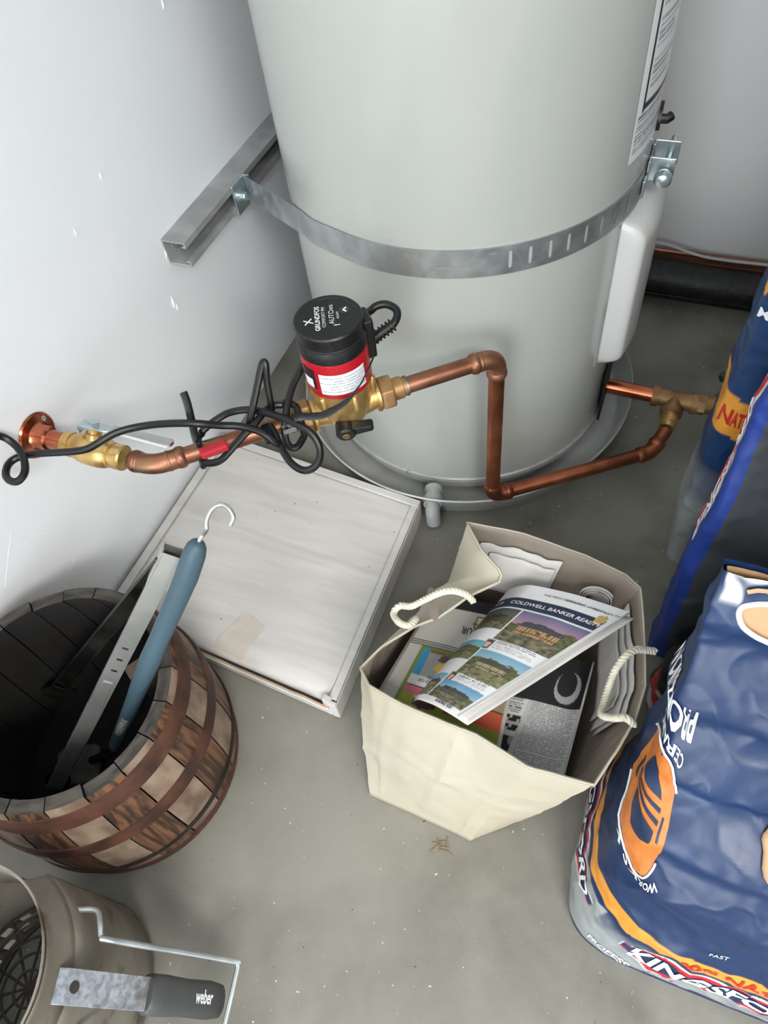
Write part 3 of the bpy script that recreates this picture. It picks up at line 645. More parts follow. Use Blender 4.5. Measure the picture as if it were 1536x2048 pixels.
# turn the open side of the pair so that the webs face outwards
def arm(name, h, d, n, L, w=.0105, dep=.009, m='steel'):
    ex = d.cross(n).normalized(); t = .0011
    q = MB(); q.prism([(-w, 0), (w, 0), (w, -dep), (w-t, -dep), (w-t, -t), (-w+t, -t), (-w+t, -dep), (-w, -dep)], h, ex, n, d, L)
    return q.build(name, M[m], tg, smooth=0, bevel=.0002)
a1_ = arm('tong_arm', H0+n1*.006, d1, n1, (T1-H0).length); a2_ = arm('tong_arm', H0+n2*.006+d2*.02, d2, n2, (T2-H0).length-.02, .0095, .009, 'steel_dark')
exh = d1.cross(n1).normalized()
q = MB()
q.box(H0+exh*.0112+d1*.022, (.0012, .020, .05), Matrix((exh, n1, d1)).transposed()); q.box(H0-exh*.0112+d1*.022, (.0012, .020, .05), Matrix((exh, n1, d1)).transposed()); q.box(H0-n1*.0075+d1*.014, (.0224, .0012, .034), Matrix((exh, n1, d1)).transposed())
q.build('hinge_cap', M['steel'], tg, smooth=0, bevel=.0005)
MB().tube([H0+exh*.0135+d1*.018, H0-exh*.0135+d1*.018], .0028, 12).build('hinge_pin', M['steel_dark'], tg)
for i in range(3): MB().box(H0+n1*.0066+d1*(.155+.021*i), (.007, .0012, .0022), Matrix((exh, n1, d1)).transposed()).build('rivet_mark', M['steel_dark'], tg, smooth=0)
MB().prism([(-.0055, 0), (.0055, 0), (.0105, .10), (.0085, .2), (-.0085, .2), (-.0105, .10)], H0+n1*.0059+d1*.22, exh, d1, n1, .0012).build('embossed_rib', M['steel'], tg, smooth=0, bevel=.0006)
for T, d, n in ((T1, d1, n1), (T2, d2, n2)):
    ex = d.cross(n).normalized()
    MB().prism([(-.009, -.04), (.009, -.04), (.016, -.02), (.0165, -.006), (.011, .003), (.004, -.002), (0, .004), (-.004, -.002), (-.011, .003), (-.0165, -.006), (-.016, -.02)], T, ex, d, n, .0014).build('tong_tip', M['steel_dark'], tg, smooth=0)

# blue-grey handled grill brush
gb = thing('grill_brush', 'blue-grey handled grill tool with a wire hook leaning in the wooden barrel', 'grill tool', (-.60, .10, .04))
BP = smooth_path([(-.368, .287, .460), (-.388, .262, .410), (-.418, .236, .350), (-.450, .206, .285), (-.498, .170, .185), (-.547, .137, .085)], 12)
bl_ = [0.0]
for i in range(1, len(BP)): bl_.append(bl_[-1]+(BP[i]-BP[i-1]).length)
def bpt(d):
    for i in range(1, len(BP)):
        if d <= bl_[i]: return BP[i-1].lerp(BP[i], (d-bl_[i-1])/(bl_[i]-bl_[i-1]))
    return BP[-1]+(BP[-1]-BP[-2]).normalized()*(d-bl_[-1])
HL = bl_[-1]; HB = BP[-1]; hdv = (BP[-1]-BP[-3]).normalized()
M['bluegrip'] = mat('blue_grey_grip', S(66, 88, 100), .5, col2=S(58, 78, 90), scale=8, bump=.05, bscale=200)
prof = [(0, .004), (.003, .0072), (.008, .0096), (.018, .0112), (.05, .0116), (.11, .0110), (.16, .0106), (.20, .0116), (.24, .0112), (.29, .0098), (.34, .0092), (.38, .0092), (HL-.03, .0090), (HL-.012, .0086), (HL, .005)]
prof = [(d, r*1.06) for d, r in prof]
MB().tube([bpt(d) for d, r in prof], [r for d, r in prof], 24, up=(0, 0, 1)).build('grip', M['bluegrip'], gb, smooth=80)
tdv = (bpt(.25)-bpt(.21)).normalized(); vw = (V((0, 0, 1.046))-bpt(.23)); vw = (vw-tdv*vw.dot(tdv)).normalized(); sx = tdv.cross(vw)
def ring_pt(a, ru, rv): x = sx*cos(a)*ru; c = bpt(.228+sin(a)*rv); lift = math.sqrt(max(0, .0119**2-(cos(a)*ru)**2)); return c+x+vw*(lift-.0002)
MB().tube([ring_pt(2*PI*i/36, .0070, .026) for i in range(36)], .0008, 8, closed=True).build('thumb_rest', M['bluegrip'], gb)
hk = [BP[2], BP[0]+V((.003, .004, .004)),(-0.3655,0.300,0.462),(-0.366,0.307,0.470),(-0.362,0.316,0.478),(-0.355,0.322,0.480),(-0.346,0.321,0.479),(-0.340,0.316,0.473),(-0.342,0.310,0.467)]
MB().tube(smooth_path(hk, 6), .0023, 12).build('wire_hook', M['steel'], gb)
q = MB()
def scuff(u, v): a = (u-.5)*1.3+.2; d = .335+v*.046; return bpt(d)+(vw*cos(a)+sx*sin(a))*.0101
q.grid(scuff, 26, 40, skip=lambda u, v: noise.noise(V((u*7, v*11, 2)))+.9*noise.noise(V((u*19, v*27, 5))) < -.05+2.2*(abs(u-.5-.25*(v-.5))-.28)+1.2*(abs(v-.5)-.4))
sc_ = q.build('scuffed_paint', mat('pale_flaking_paint', S(190, 190, 176), .8, col2=S(110, 112, 104), scale=400), gb); sc_['kind'] = 'stuff'
MB().tube(smooth_path([HB-hdv*.004, HB+hdv*.012, V((-.572, .126, .060)), V((-.590, .117, .0480))], 6), .0055, 12).build('neck', M['blackplastic'], gb)
MB().prism([(-.028, 0), (-.022, -.010), (0, -.014), (.022, -.010), (.028, 0), (.028, .044), (.022, .052), (-.022, .052), (-.028, .044)], V((-.592, .116, .0335)), V((.5, -.866, 0)), V((-.866, -.5, 0)), V((0, 0, 1)), .008).build('brush_head', mat('sooty_head', S(44, 44, 42), .6, col2=S(84, 82, 76), scale=40), gb, smooth=0, bevel=.003)

# ------------------------------------------------------------------ chimney starter
M['ashmetal'] = mat('sooty_aluminised_steel', S(154, 149, 139), .52, .4, col2=S(120, 113, 101), scale=10, detail=7, rough2=.7, mottle=(S(78, 62, 46), 22, .56, .72))
M['ashmetal_in'] = mat('burnt_steel_inside', S(84, 80, 74), .6, .5, col2=S(52, 48, 44), scale=12, rough2=.75)
CC = V((-.475, -.130, 0)); RC = .095; HC = .285
ch = thing('chimney_starter', 'sooty metal charcoal chimney starter with a dark grip on the concrete floor', 'chimney starter', CC)
def cyl2(u, v): a = 2*PI*u; r = RC+(.004*max(0, (v-.93)/.07)**2); return CC+V((r*cos(a), r*sin(a), .002+v*(HC-.002)))
def vents(u, v):
    z = v*HC
    if .018 < z < .036: return (u*96+.0) % 4 < 1.7
    if .044 < z < .062: return (u*96+2) % 4 < 1.7
    return False
MB().grid(cyl2, 96, 56, closed=True, skip=vents).build('body', [M['ashmetal'], M['ashmetal_in']], ch, solid=-.0012, solid_mat=1)
MB().tube([CC+V(((RC+.0045)*cos(2*PI*i/64), (RC+.0045)*sin(2*PI*i/64), HC)) for i in range(64)], .0014, 8, closed=True).build('rolled_rim', M['ashmetal'], ch)
MB().tube([CC+V(((RC+.001)*cos(2*PI*i/64), (RC+.001)*sin(2*PI*i/64), .004)) for i in range(64)], .0022, 8, closed=True).build('base_bead', M['ashmetal_in'], ch)
for r_, z_ in ((.018, .108), (.036, .100), (.054, .092), (.072, .084), (.090, .076)):
    MB().tube([CC+V((r_*cos(2*PI*i/40), r_*sin(2*PI*i/40), z_)) for i in range(40)], .0016, 6, closed=True).build('grate_ring', M['ashmetal_in'], ch)
for k in range(6):
    a = PI*k/6; MB().tube([CC+V((cos(a)*.092, sin(a)*.092, .075)), CC+V((0, 0, .112)), CC-V((cos(a)*.092, sin(a)*.092, -.075))], .0016, 6).build('grate_wire', M['ashmetal_in'], ch)
PH = math.radians(18)
def shield(u, v):
    a = PH+math.radians(-62+u*124); k = abs(u-.5)*2; r = RC+.010+.004*k*k; 
    return CC+V((r*cos(a), r*sin(a), .012+v*.222))
MB().grid(shield, 40, 10).build('heat_shield', M['ashmetal'], ch, solid=.0012)
MB().grid(lambda u, v: CC+V(((RC+.0012+(.0094+.004*(2*u-1)**2)*(1-v)**1.5)*cos(PH+math.radians(-62+u*124)), (RC+.0012+(.0094+.004*(2*u-1)**2)*(1-v)**1.5)*sin(PH+math.radians(-62+u*124)), .234+v*.040)), 40, 6).build('shield_collar', M['ashmetal'], ch, solid=.001)
hx = V((cos(PH), sin(PH), 0)); hy = V((-sin(PH), cos(PH), 0)); hz = V((0, 0, 1))
def hp(r, z): return CC+hx*r+hz*z
M['speck'] = mat('speckled_galvanised', S(176, 182, 190), .5, .3, col2=S(132, 138, 146), scale=160, detail=3, mottle=(S(96, 78, 62), 24, .6, .75))
q = MB(); strip = [hp(.100, .20), hp(.101, .252), hp(.110, .250), hp(.172, .140)]
for a_, b_ in zip(strip, strip[1:]): q.box((a_+b_)/2, (.030, .0022, (b_-a_).length+.001), frame((b_-a_), hx if abs((b_-a_).normalized().z) > .9 else hz))
q.m = q.m
# frame() puts x across; keep the strip's width along the tangent
q = MB()
for a_, b_ in zip(strip, strip[1:]):
    dz_ = (b_-a_).normalized(); q.box((a_+b_)/2, (.030, .0022, (b_-a_).length+.001), Matrix((hy, dz_.cross(hy), dz_)).transposed())
q.build('handle_strap', M['speck'], ch, smooth=0, bevel=.0006)
MB().lathe([(.0055, 0), (.0055, .0012), (.002, .002)], hp(.1155, .243), (strip[3]-strip[2]).cross(hy)*-1, 14).build('rivet', M['ashmetal_in'], ch)
g0, g1 = hp(.156, .164), hp(.207, .060); gd = (g1-g0).normalized(); gn = gd.cross(hy)*-1
if gn.z < 0: gn = -gn
M['grip'] = mat('dark_grey_grip', S(74, 76, 76), .45, col2=S(64, 66, 66), scale=10)
q = MB(); sec = [(0, .0155, .010), (.004, .0185, .0125), (.02, .0190, .013), (.055, .0175, .0125), (.09, .0185, .013), (.108, .0165, .0115), (.1145, .010, .007)]
vs = []; n = 20
for d_, w_, h_ in sec:
    for k in range(n):
        a = 2*PI*k/n; c_, s_ = cos(a), sin(a); e = (abs(c_)**3.2+abs(s_)**3.2)**(-1/3.2); vs.append(g0+gd*d_+hy*c_*e*w_+gn*s_*e*h_)
fs = [(i*n+k, i*n+(k+1) % n, (i+1)*n+(k+1) % n, (i+1)*n+k) for i in range(len(sec)-1) for k in range(n)]+[tuple(range(n)), tuple((len(sec)-1)*n+k for k in range(n))]
cgr = q.add(vs, fs).build('grip', M['grip'], ch, smooth=50)
lettering('grip_lettering', [('weber', .012, .074, .001, 0, 'CENTER', 0, .0003, .85)], lambda u, v: g0+gd*u+hy*v*1.5+gn*.0133, M['ink_white'], cgr)
wr = [(-.424, -.043, .21), (-.418, -.039, .207), (-.402, -.0335, .202), (-.392, -.043, .20), (-.386, -.0525, .195), (-.372, -.0505, .188), (-.278, -.026, .093), (-.270, -.0265, .085), (-.2665, -.040, .083), (-.2575, -.090, .078), (-.258, -.102, .078), (-.266, -.107, .084), (-.352, -.126, .18), (-.364, -.128, .192), (-.366, -.140, .195), (-.38, -.150, .20), (-.40, -.155, .205)]
MB().tube(smooth_path(wr, 4), .0032, 10).build('wire_bail', M['galv'], ch)

# ------------------------------------------------------------------ paper shopping bag
M['cream'] = mat('cream_paper', S(187, 181, 163), .5, col2=S(184, 176, 154), scale=6, bump=.15, bscale=14, bdist=.003)
M['taupe'] = mat('taupe_paper_lining', S(138, 126, 114), .7, col2=S(126, 114, 102), scale=8)
pb = thing('paper_bag', 'cream paper carrier bag with rope handles full of old newspapers', 'bag', (-.09, .32, 0))
cols_ = [  # base, mid, rim
 ((-.213, .214), (-.228, .262, .125), (-.232, .301, .225)), ((-.190, .2125), (-.205, .252, .12), (-.214, .284, .228)), ((-.160, .211), (-.165, .238, .12), (-.168, .274, .230)),
 ((-.115, .208), (-.113, .232, .12), (-.109, .268, .235)), ((-.085, .206), (-.082, .232, .12), (-.078, .266, .237)), ((-.067, .204), (-.040, .232, .12), (-.017, .250, .238)),
 ((-.029, .236), (.015, .243, .12), (.053, .254, .238)), ((-.022, .26), (.030, .283, .12), (.070, .303, .240)), ((-.015, .29), (.036, .314, .12), (.079, .335, .240)),
 ((-.008, .33), (.040, .355, .12), (.083, .379, .238)), ((-.005, .37), (.036, .395, .12), (.075, .420, .240)), ((-.005, .40), (.030, .43, .12), (.067, .456, .243)), ((-.01, .43), (.022, .465, .12), (.056, .496, .246)),
 ((-.03, .44), (.003, .475, .12), (.036, .506, .250)), ((-.07, .445), (-.045, .48, .12), (-.015, .517, .253)), ((-.13, .445), (-.112, .485, .12), (-.093, .524, .256)), ((-.195, .44), (-.190, .485, .12), (-.166, .517, .260)),
 ((-.203, .42), (-.196, .472, .14), (-.135, .481, .262)), ((-.207, .40), (-.212, .448, .17), (-.108, .465, .256)), ((-.208, .385), (-.213, .438, .175), (-.103, .460, .252)), ((-.209, .37), (-.214, .426, .175), (-.104, .452, .247)),
 ((-.21, .34), (-.224, .398, .175), (-.137, .422, .240)), ((-.211, .31), (-.233, .372, .178), (-.163, .389, .233)), ((-.212, .28), (-.238, .348, .18), (-.187, .371, .229)), ((-.2125, .245), (-.240, .318, .18), (-.216, .335, .226))]
NC = len(cols_)
def bagcol(i):
    b0, m0, r0 = cols_[i % NC]; return V((b0[0], b0[1], .0015)), V(m0), V(r0)
def bag_pt(u, v, inset=0):
    x = u*NC; i = int(math.floor(x)); t = x-i
    A0, B0_ = bagcol(i), bagcol(i+1); P = [A0[k].lerp(B0_[k], t) for k in range(3)]
    if v < .5: t2 = v*2; p = P[0].lerp(P[1], t2)
    else: t2 = v*2-1; p = P[1].lerp(P[2], t2)
    # soft rounding of the mid joint
    k = max(0, .18-abs(v-.5))/.18; q_ = P[0].lerp(P[2], v); p = p.lerp(q_, .18*k*k)
    cr = .0032*(abs(noise.noise(V((p.x*17, p.y*17, p.z*17+3))))-.2)+.0012*noise.noise(V((p.x*60, p.y*60, p.z*60)))
    for cu, cv, sl, am in ((1.7, 1, -.9, .0016), (3.4, 1, -.9, .0016), (5.1, 1, -.9, .0016), (7.4, 1, .3, .001)):
        dx = (x-(cu+sl*(1-v)))/.10; cr += am*math.exp(-dx*dx)
    if x < 7:
        for hv, sl in ((.62, -.03), (.36, .05)): dv = (v-(hv+sl*x))/.022; cr += .0012*math.exp(-dv*dv)
    c = V((-.085, .345, p.z)); d = (p-c); d.z = 0; d.normalize()
    return p+d*(cr*min(1, v*8)*(1 if v < .97 else .4)-inset)
MB().grid(lambda u, v: bag_pt(u, v), NC*8, 36, closed=True).build('bag_body', [M['cream'], M['taupe']], pb, smooth=28, solid=-.0009, solid_mat=1)
q = MB(); q.add([V((b0[0], b0[1], .002)) for b0, m0, r0 in cols_], [tuple(range(NC))]); q.build('bag_base', M['cream'], pb, smooth=0, solid=.001)
q = MB()
def hem(u, v): p = bag_pt(u, 1-.02*v, .0015); return p
q.grid(lambda u, v: bag_pt(u, 1.0-.012*(1-v))+V((0, 0, .0006)), NC*8, 1, closed=True); q.build('rim_edge', M['cream'], pb, solid=.0018)
M['rope'] = mat('white_rope', S(226, 222, 204), .7, col2=S(204, 198, 176), scale=90)
def rope(name, pts, parent, r=.0024):
    P = smooth_path(pts, 10); q = MB(); Ls = 0; prev = None; tot = []
    for i, p in enumerate(P):
        if i: Ls += (p-P[i-1]).length
        tot.append(Ls)
    for s_ in range(3):
        out = []
        for i, p in enumerate(P):
            T = (P[min(i+1, len(P)-1)]-P[max(i-1, 0)]).normalized(); x = T.cross(V((.3, .2, .93))).normalized(); y = T.cross(x); a = tot[i]/.013*2*PI+s_*2*PI/3
            out.append(p+(x*cos(a)+y*sin(a))*r*.95)
        q.tube(out, r, 7)
    q.tube(P, r*1.2, 6)
    return q.build(name, M['rope'], parent, smooth=70)
rope('rope_handle', [(-.198, .386, .210), (-0.190,0.380,0.230),(-0.193,0.366,0.238),(-0.206,0.366,0.238),(-0.218,0.378,0.232),(-0.213,0.388,0.237),(-0.198,0.389,0.243),(-0.183,0.399,0.251),(-0.167,0.410,0.258),(-0.153,0.416,0.260),(-0.138,0.419,0.254),(-0.128,0.419,0.242)], pb)
rope('rope_handle', [(.087, .424, .236), (0.076,0.419,0.242),(0.065,0.412,0.250),(0.056,0.401,0.250),(0.049,0.387,0.238),(0.047,0.374,0.220),(0.046,0.356,0.212),(0.046,0.337,0.220),(0.059,0.332,0.235),(0.069,0.331,0.247),(0.080,0.329,0.240)], pb)
for cx, cy, cz in ((-.180, .412, .2405), (-.170, .393, .2375)):
    q = MB(); c = V((cx, cy, cz)); 
    q.add([c+V((.008*cos(a)*.55-.006*sin(a), .010*sin(a)+.004*cos(a), .0022*cos(a)+.006*0)) for a in [2*PI*i/14 for i in range(14)]], [tuple(range(14))]); q.build('handle_hole', M['taupe'], pb, smooth=0, solid=.0006)

# newspapers
M['news'] = mat('newsprint', (1, 1, 1, 1), .75, attr=True)
M['newsplain'] = mat('plain_newsprint', S(206, 203, 198), .8, col2=S(190, 187, 182), scale=20, detail=6)
PWHT = S(214, 214, 214)
def nn(*a): return noise.noise(V(a))
def photo(k, u, v): return mixc(photo_(k, u, v), S(58, 60, 56), .34)
def photo_(k, u, v):
    """a small printed house photograph, v down"""
    pal = [(S(96, 110, 150), S(196, 150, 168), S(70, 76, 92), S(206, 160, 110), S(60, 62, 44)), (S(120, 176, 206), S(176, 206, 214), S(84, 82, 70), S(196, 180, 132), S(96, 104, 58)),
           (S(104, 164, 206), S(150, 192, 214), S(62, 70, 64), S(96, 104, 96), S(52, 64, 48)), (S(70, 76, 74), S(104, 104, 96), S(60, 56, 44), S(96, 88, 66), S(56, 60, 44)), (S(104, 180, 196), S(136, 196, 204), S(110, 104, 66), S(140, 128, 86), S(84, 88, 50))][k % 5]
    tr = .34+.16*nn(u*6+k*9, 1.3, 0)+.05*nn(u*24, k, 2)
    c = mixc(pal[0], pal[1], min(1, v/.4))
    if v > tr and not (.2 < u < .75 and v > .30): c = mixc(S(54, 66, 44), S(120, 118, 64), .5+.7*nn(u*14, v*14, k))
    roof = .27+.16*abs(u-.42)
    if .16 < u < .82 and roof < v < .46: c = mixc(pal[2], S(30, 34, 40), .25+.3*nn(u*30, v*6, k))
    if .16 < u < .80 and .46 <= v < .68:
        c = pal[3] if (u*17) % 1 > .28 else mixc(pal[3], S(50, 44, 38), .7)
        if abs(v-.6) < .018: c = S(54, 46, 40)
    if v >= .68: c = mixc(pal[4], mixc(pal[4], S(190, 176, 140), .6), .5+.8*nn(u*9, v*12, k+4))
    g = nn(u*9, v*9, k*3.3)
    if g > .34 and v > .35: c = mixc(S(44, 58, 38), S(134, 104, 50), .5+nn(u*18, v*18, 1))
    return c
def head_(u, v):
    d = math.hypot((u-.5)/.27, (v-.52)/.36)
    if d < 1: return S(208, 158, 136) if v > .3 else S(84, 56, 42)
    if math.hypot((u-.5)/.42, (v-.55)/.5) < 1: return S(74, 50, 40)
    return S(120, 124, 120)
def greek(u, v, pitch, seed, dark=.62, fill=.9):
    k = int(v/pitch)
    if (v/pitch) % 1 < .5 and u < fill-.3*abs(nn(k*1.3, seed, 0)) and nn(u*70, k*5.1, seed) > -.25: return mixc(PWHT, S(30, 30, 32), dark)
    return PWHT
def page_col(u, v):
    if v < .115: return greek((u-.55)/.4, v-.055, .02, 1, .6) if .55 < u < .93 and .055 < v < .072 else PWHT
    if v < .205: return S(34, 44, 66) if u < .965 else PWHT
    blocks = [(.345, .975, .215, .475, 0), (.345, .95, .56, .765, 1), (.30, .93, .835, .965, 2), (0, .325, .215, .40, 3), (0, .325, .50, .66, 4), (0, .28, .79, .965, 1)]
    for x0, x1, y0, y1, k in blocks:
        if x0 < u < x1 and y0 < v < y1: return photo(k, (u-x0)/(x1-x0), (v-y0)/(y1-y0))
    for hu, hv in ((.30, .478), (.30, .768), (.12, .90)):
        if hu < u < hu+.10 and hv < v < hv+.075: return head_((u-hu)/.10, (v-hv)/.075)
        if hu+.11 < u < hu+.62 and hv < v < hv+.065: return greek((u-hu-.11)/.5, v-hv, .014, hv*10, .75 if v < hv+.028 else .5, .95)
    return PWHT
def page(u, v):
    TL, TR, BR_, BL_ = V((-.098, .474, .216)), V((.050, .458, .250)), V((-.100, .272, .254)), V((-.166, .290, .216))
    p = TL*(1-u)*(1-v)+TR*u*(1-v)+BR_*u*v+BL_*(1-u)*v
    p.z += .012*sin(PI*min(1, u*1.05))*(.7+.3*v)+.0015*nn(u*4, v*4, 8)-(.022*((.22-u)/.22)**2 if u < .22 else 0)
    return p
n1_ = thing('newspaper', 'folded newspaper with house photographs on top in the paper bag', 'newspaper', (-.07, .37, .22))
fpg = MB().grid(page, 130, 170, col=page_col).build('front_page', M['news'], n1_, cols=True, smooth=60)
def page2(u, v): p = page(u, v); k = max(0, (u-.1)/.9); return p+V((.007*k*(1-v)+.011*k*v, -.003*k, -.0035-.004*k))
MB().grid(page2, 24, 30).build('inner_page', M['newsplain'], n1_, smooth=60, solid=-.0012)
MB().grid(lambda u, v: page(u, v)-V((0, 0, .0022)), 20, 20).build('middle_page', M['newsplain'], n1_, smooth=60, solid=-.0008)
PW_, PH_ = .152, .255
pg = lambda x, y: page(min(1, max(0, x/PW_)), min(1, max(0, -y/PH_)))+V((0, 0, .0007))
lettering('masthead', [('COLDWELL BANKER REALTY', .0094, .086, -.0410, 0, 'CENTER', 0, .0001), ('CB', .0095, .0085, -.0405, 0)], pg, M['ink_white'], fpg)
lettering('page_heading', [('THE PRESS DEMOCRAT - SUNDAY, OCTOBER 6', .0052, .110, -.0155, 0), ('GUIDING YOU', .007, .098, -.250, 0, 'CENTER', .2, .0002)], pg, M['ink_black'], fpg)
MB().grid(lambda u, v: page(.865+u*.10, .075+v*.095)+V((0, 0, .0004)), 40, 40, skip=lambda u, v: math.hypot(u-.5, v-.5) > .42+.2*nn(u*6, v*6, 1)).build('stain', mat('tea_stain', S(176, 146, 92), .8), fpg)

# comics page
def comic_col(q, p):    # q left to right, p back to front
    C0 = S(186, 182, 172)
    if p < .10: return S(28, 28, 32)
    if p < .40:
        if .50 < q < .80 and .12 < p < .22: return S(204, 192, 140) if not ((q-.5) < .012 or .788 < q or p < .128 or p > .212) else S(40, 36, 30)
        return C0
    if p < .44: return C0 if int(p*240) % 4 else S(70, 66, 60)
    if q < .12 or q > .97: return C0
    if q < .145 or p < .455: return S(110, 128, 52)
    if p < .66:
        if q < .22: return S(58, 142, 184)
        if p < .48: return S(120, 96, 66)
        if math.hypot((q-.40)/.08, (p-.58)/.05) < 1: return S(214, 172, 60)
        if math.hypot((q-.42)/.10, (p-.50)/.045)+.4*nn(q*30, p*30, 0) < 1: return S(84, 72, 66)
        return S(158, 154, 148) if q < .8 else S(126, 96, 76)
    if p < .735: return S(206, 204, 198) if q < .66 else S(150, 140, 110)
    if p < .75: return S(40, 38, 34)
    d = math.hypot((q-.36)/.10, (p-.83)/.055)
    if d+.25*nn(q*40, p*40, 3) < 1: return S(62, 40, 36) if p > .825 else S(214, 150, 140)
    if q > .52 and p < .86: return S(190, 84, 52) if (q-.52) > .04 else S(160, 50, 44)
    if q < .5 and p < .80: return S(196, 96, 120)
    return mixc(S(150, 158, 62), S(116, 128, 48), min(1, (p-.75)*4))
CA, CB_, CD, CE = V((-.186, .452, .172)), V((-.068, .462, .176)), V((-.052, .270, .170)), V((-.216, .276, .166))
def comic(q, p): r = CA*(1-q)*(1-p)+CB_*q*(1-p)+CD*q*p+CE*(1-q)*p; r.z += .004*sin(PI*p)*sin(PI*q); return r
n2_ = thing('comics_page', 'colour comics page under the house-photo newspaper in the paper bag', 'newspaper', (-.13, .38, .18))
MB().grid(comic, 90, 120, col=comic_col).build('comics_sheet', M['news'], n2_, cols=True, smooth=60)
MB().grid(lambda u, v: comic(u*1.02-.03, v)-V((0, 0, .003)), 12, 12).build('under_sheet', M['newsplain'], n2_, solid=-.002)
cm = lambda x, y: comic(.5-x/.15, .5+y/.19)+V((0, 0, .0006))   # upside down for the viewer
lettering('comic_title', [('NON', .0135, .003, -.036, 0, 'CENTER', 0, .0002), ('SEQUITUR', .0135, .012, -.022, 0, 'CENTER', 0, .0002), ('by Wiley', .0085, .004, -.0505+.045, 0)] and [('NON', .015, -.016, -.034, 0, 'CENTER', 0, .0002, .8), ('SEQUITUR', .015, -.014, -.0475, 0, 'CENTER', 0, .0002, .8), ('by Wiley', .008, -.012, -.0585, 0)], cm, M['ink_black'], n2_)
lettering('comic_speech', [("THAT'S KIND OF", .006, .018, .0365, 0), ('A BIG ASK', .006, .018, .0305, 0)], cm, M['ink_black'], n2_)

# dark news page lower right, its right edge curling up
def nw_col(u, v):
    if v < .42: return S(30, 30, 32) if not (math.hypot((u-.78)/.16, (v-.25)/.14) < 1 and math.hypot((u-.76)/.12, (v-.22)/.11) > 1) else S(170, 170, 168)
    if u < .40:
        if v < .56: return greek(u/.4, v, .020, 3, .8)
        if v < .70: return S(24, 24, 26) if (int(u*34)+int(v*40)) % 4 and (v*14) % 1 < .7 else S(176, 174, 170)
        if v < .74: return PWHT
        return S(34, 34, 36) if nn(u*9, v*9, 4) > -.25 else S(150, 148, 144)
    if u < .45: return S(196, 194, 190)
    return mixc(greek((u-.45)/.55, v, .0165, 6, .7, .97), S(170, 168, 164), .25)
NA, NB, ND, NE = V((-.066, .420, .154)), V((.027, .426, .150)), V((.024, .274, .134)), V((-.095, .260, .142))
def newsp(u, v):
    p = NA*(1-u)*(1-v)+NB*u*(1-v)+ND*u*v+NE*(1-u)*v; k = max(0, (u-.8)/.2); p.z += .012*k*k+.004*sin(PI*u); p.x -= .002*k*k; return p
n3_ = thing('news_page', 'black and white newspaper page lying deep in the front of the paper bag', 'newspaper', (-.02, .36, .15))
MB().grid(newsp, 100, 120, col=nw_col).build('news_sheet', M['news'], n3_, cols=True, smooth=60)
MB().grid(lambda u, v: newsp(u, v)-V((-.003*u, 0, .003)), 12, 12).build('under_sheet', M['newsplain'], n3_, solid=-.002)
nw = lambda x, y: newsp(.5-x/.12, .5+y/.16)+V((0, 0, .0007))
# sheets standing along the inside of the bag
def inner(u0, u1, inset, z0, z1, ser):
    def fn(u, v):
        uu = u0+(u1-u0)*u; p = bag_pt(uu/NC, .93, inset); q0 = bag_pt(uu/NC, .35, inset+.004); zt = z1+.003*nn(u*5, inset*90, 0)+(ser*.0007 if int(u*150) % 2 else 0)
        t = (z0+(zt-z0)*v-q0.z)/(p.z-q0.z); return q0.lerp(p, t)
    return fn
for k, (u0, u1, ins, z1, lab_) in enumerate(((15.7, 14.25, .006, .236, 'newspaper sheet standing against the back inside the paper bag'), (15.5, 14.3, .011, .226, 'second newspaper sheet standing behind the rolled paper in the bag'),
      (11.9, 8.2, .006, .226, 'outermost newspaper edge standing along the right inside of the paper bag'), (11.8, 8.3, .010, .219, 'middle newspaper edge standing along the right inside of the paper bag'), (11.6, 8.6, .0145, .212, 'innermost newspaper edge standing along the right inside of the paper bag'))):
    o = MB().grid(inner(u0, u1, ins, .165, z1, 1), 150, 8).build('standing_newspaper', M['newsplain'], smooth=60, solid=.0007); tag(o, lab_, 'newspaper', 'newspapers standing round the inside of the bag')
q = MB(); RO = V((.012, .472, .187))
def roll_(u, v): a = u*5.2*PI+.5; r = .020-.0028*u*5.2/2; return RO+V((r*cos(a)*1.05, r*sin(a)*.72, v*(.042-.008*u+.002*nn(u*9, 0, 0))))+V((-.002*v, .006*v, 0))
def roll_col(u, v): return mixc(S(198, 194, 188), S(60, 52, 46), max(0, min(1, (nn(u*14, v*6, 2)+.0)*1.6))) if u > .25 else S(198, 196, 190)
o = MB().grid(roll_, 160, 12, col=roll_col).build('rolled_newspaper', M['news'], cols=True, smooth=60, solid=.0005); tag(o, 'loosely rolled newspaper in the back right corner of the paper bag', 'newspaper')
o = MB()
for k in range(4): o.add([V((x, y, .004+.028*k+dz)) for dz in (0, .026) for x, y in ((-.190, .252), (-.06, .246), (-.030, .27), (-.025, .40), (-.19, .41))], [(0, 1, 2, 3, 4), (5, 6, 7, 8, 9)]+[(i, (i+1) % 5, 5+(i+1) % 5, 5+i) for i in range(5)])
o = o.build('newspaper_stack', M['newsplain'], smooth=0, bevel=.003); o['kind'] = 'stuff'; tag(o, 'pile of old newspapers filling the bottom of the paper bag', 'newspapers')
# straw litter at the foot of the bag
q = MB()
for i in range(9):
    x, y = -.098+random.uniform(-.012, .012), .186+random.uniform(-.006, .008); a = random.uniform(0, PI); l_ = random.uniform(.004, .011)
    q.tube([(x-cos(a)*l_, y-sin(a)*l_, .0012), (x, y, .0025), (x+cos(a)*l_, y+sin(a)*l_, .001)], .0005, 5)
q = q.build('straw_litter', mat('straw', S(150, 118, 78), .8)); q['kind'] = 'stuff'; tag(q, 'few bits of dry straw at the foot of the paper bag', 'litter')

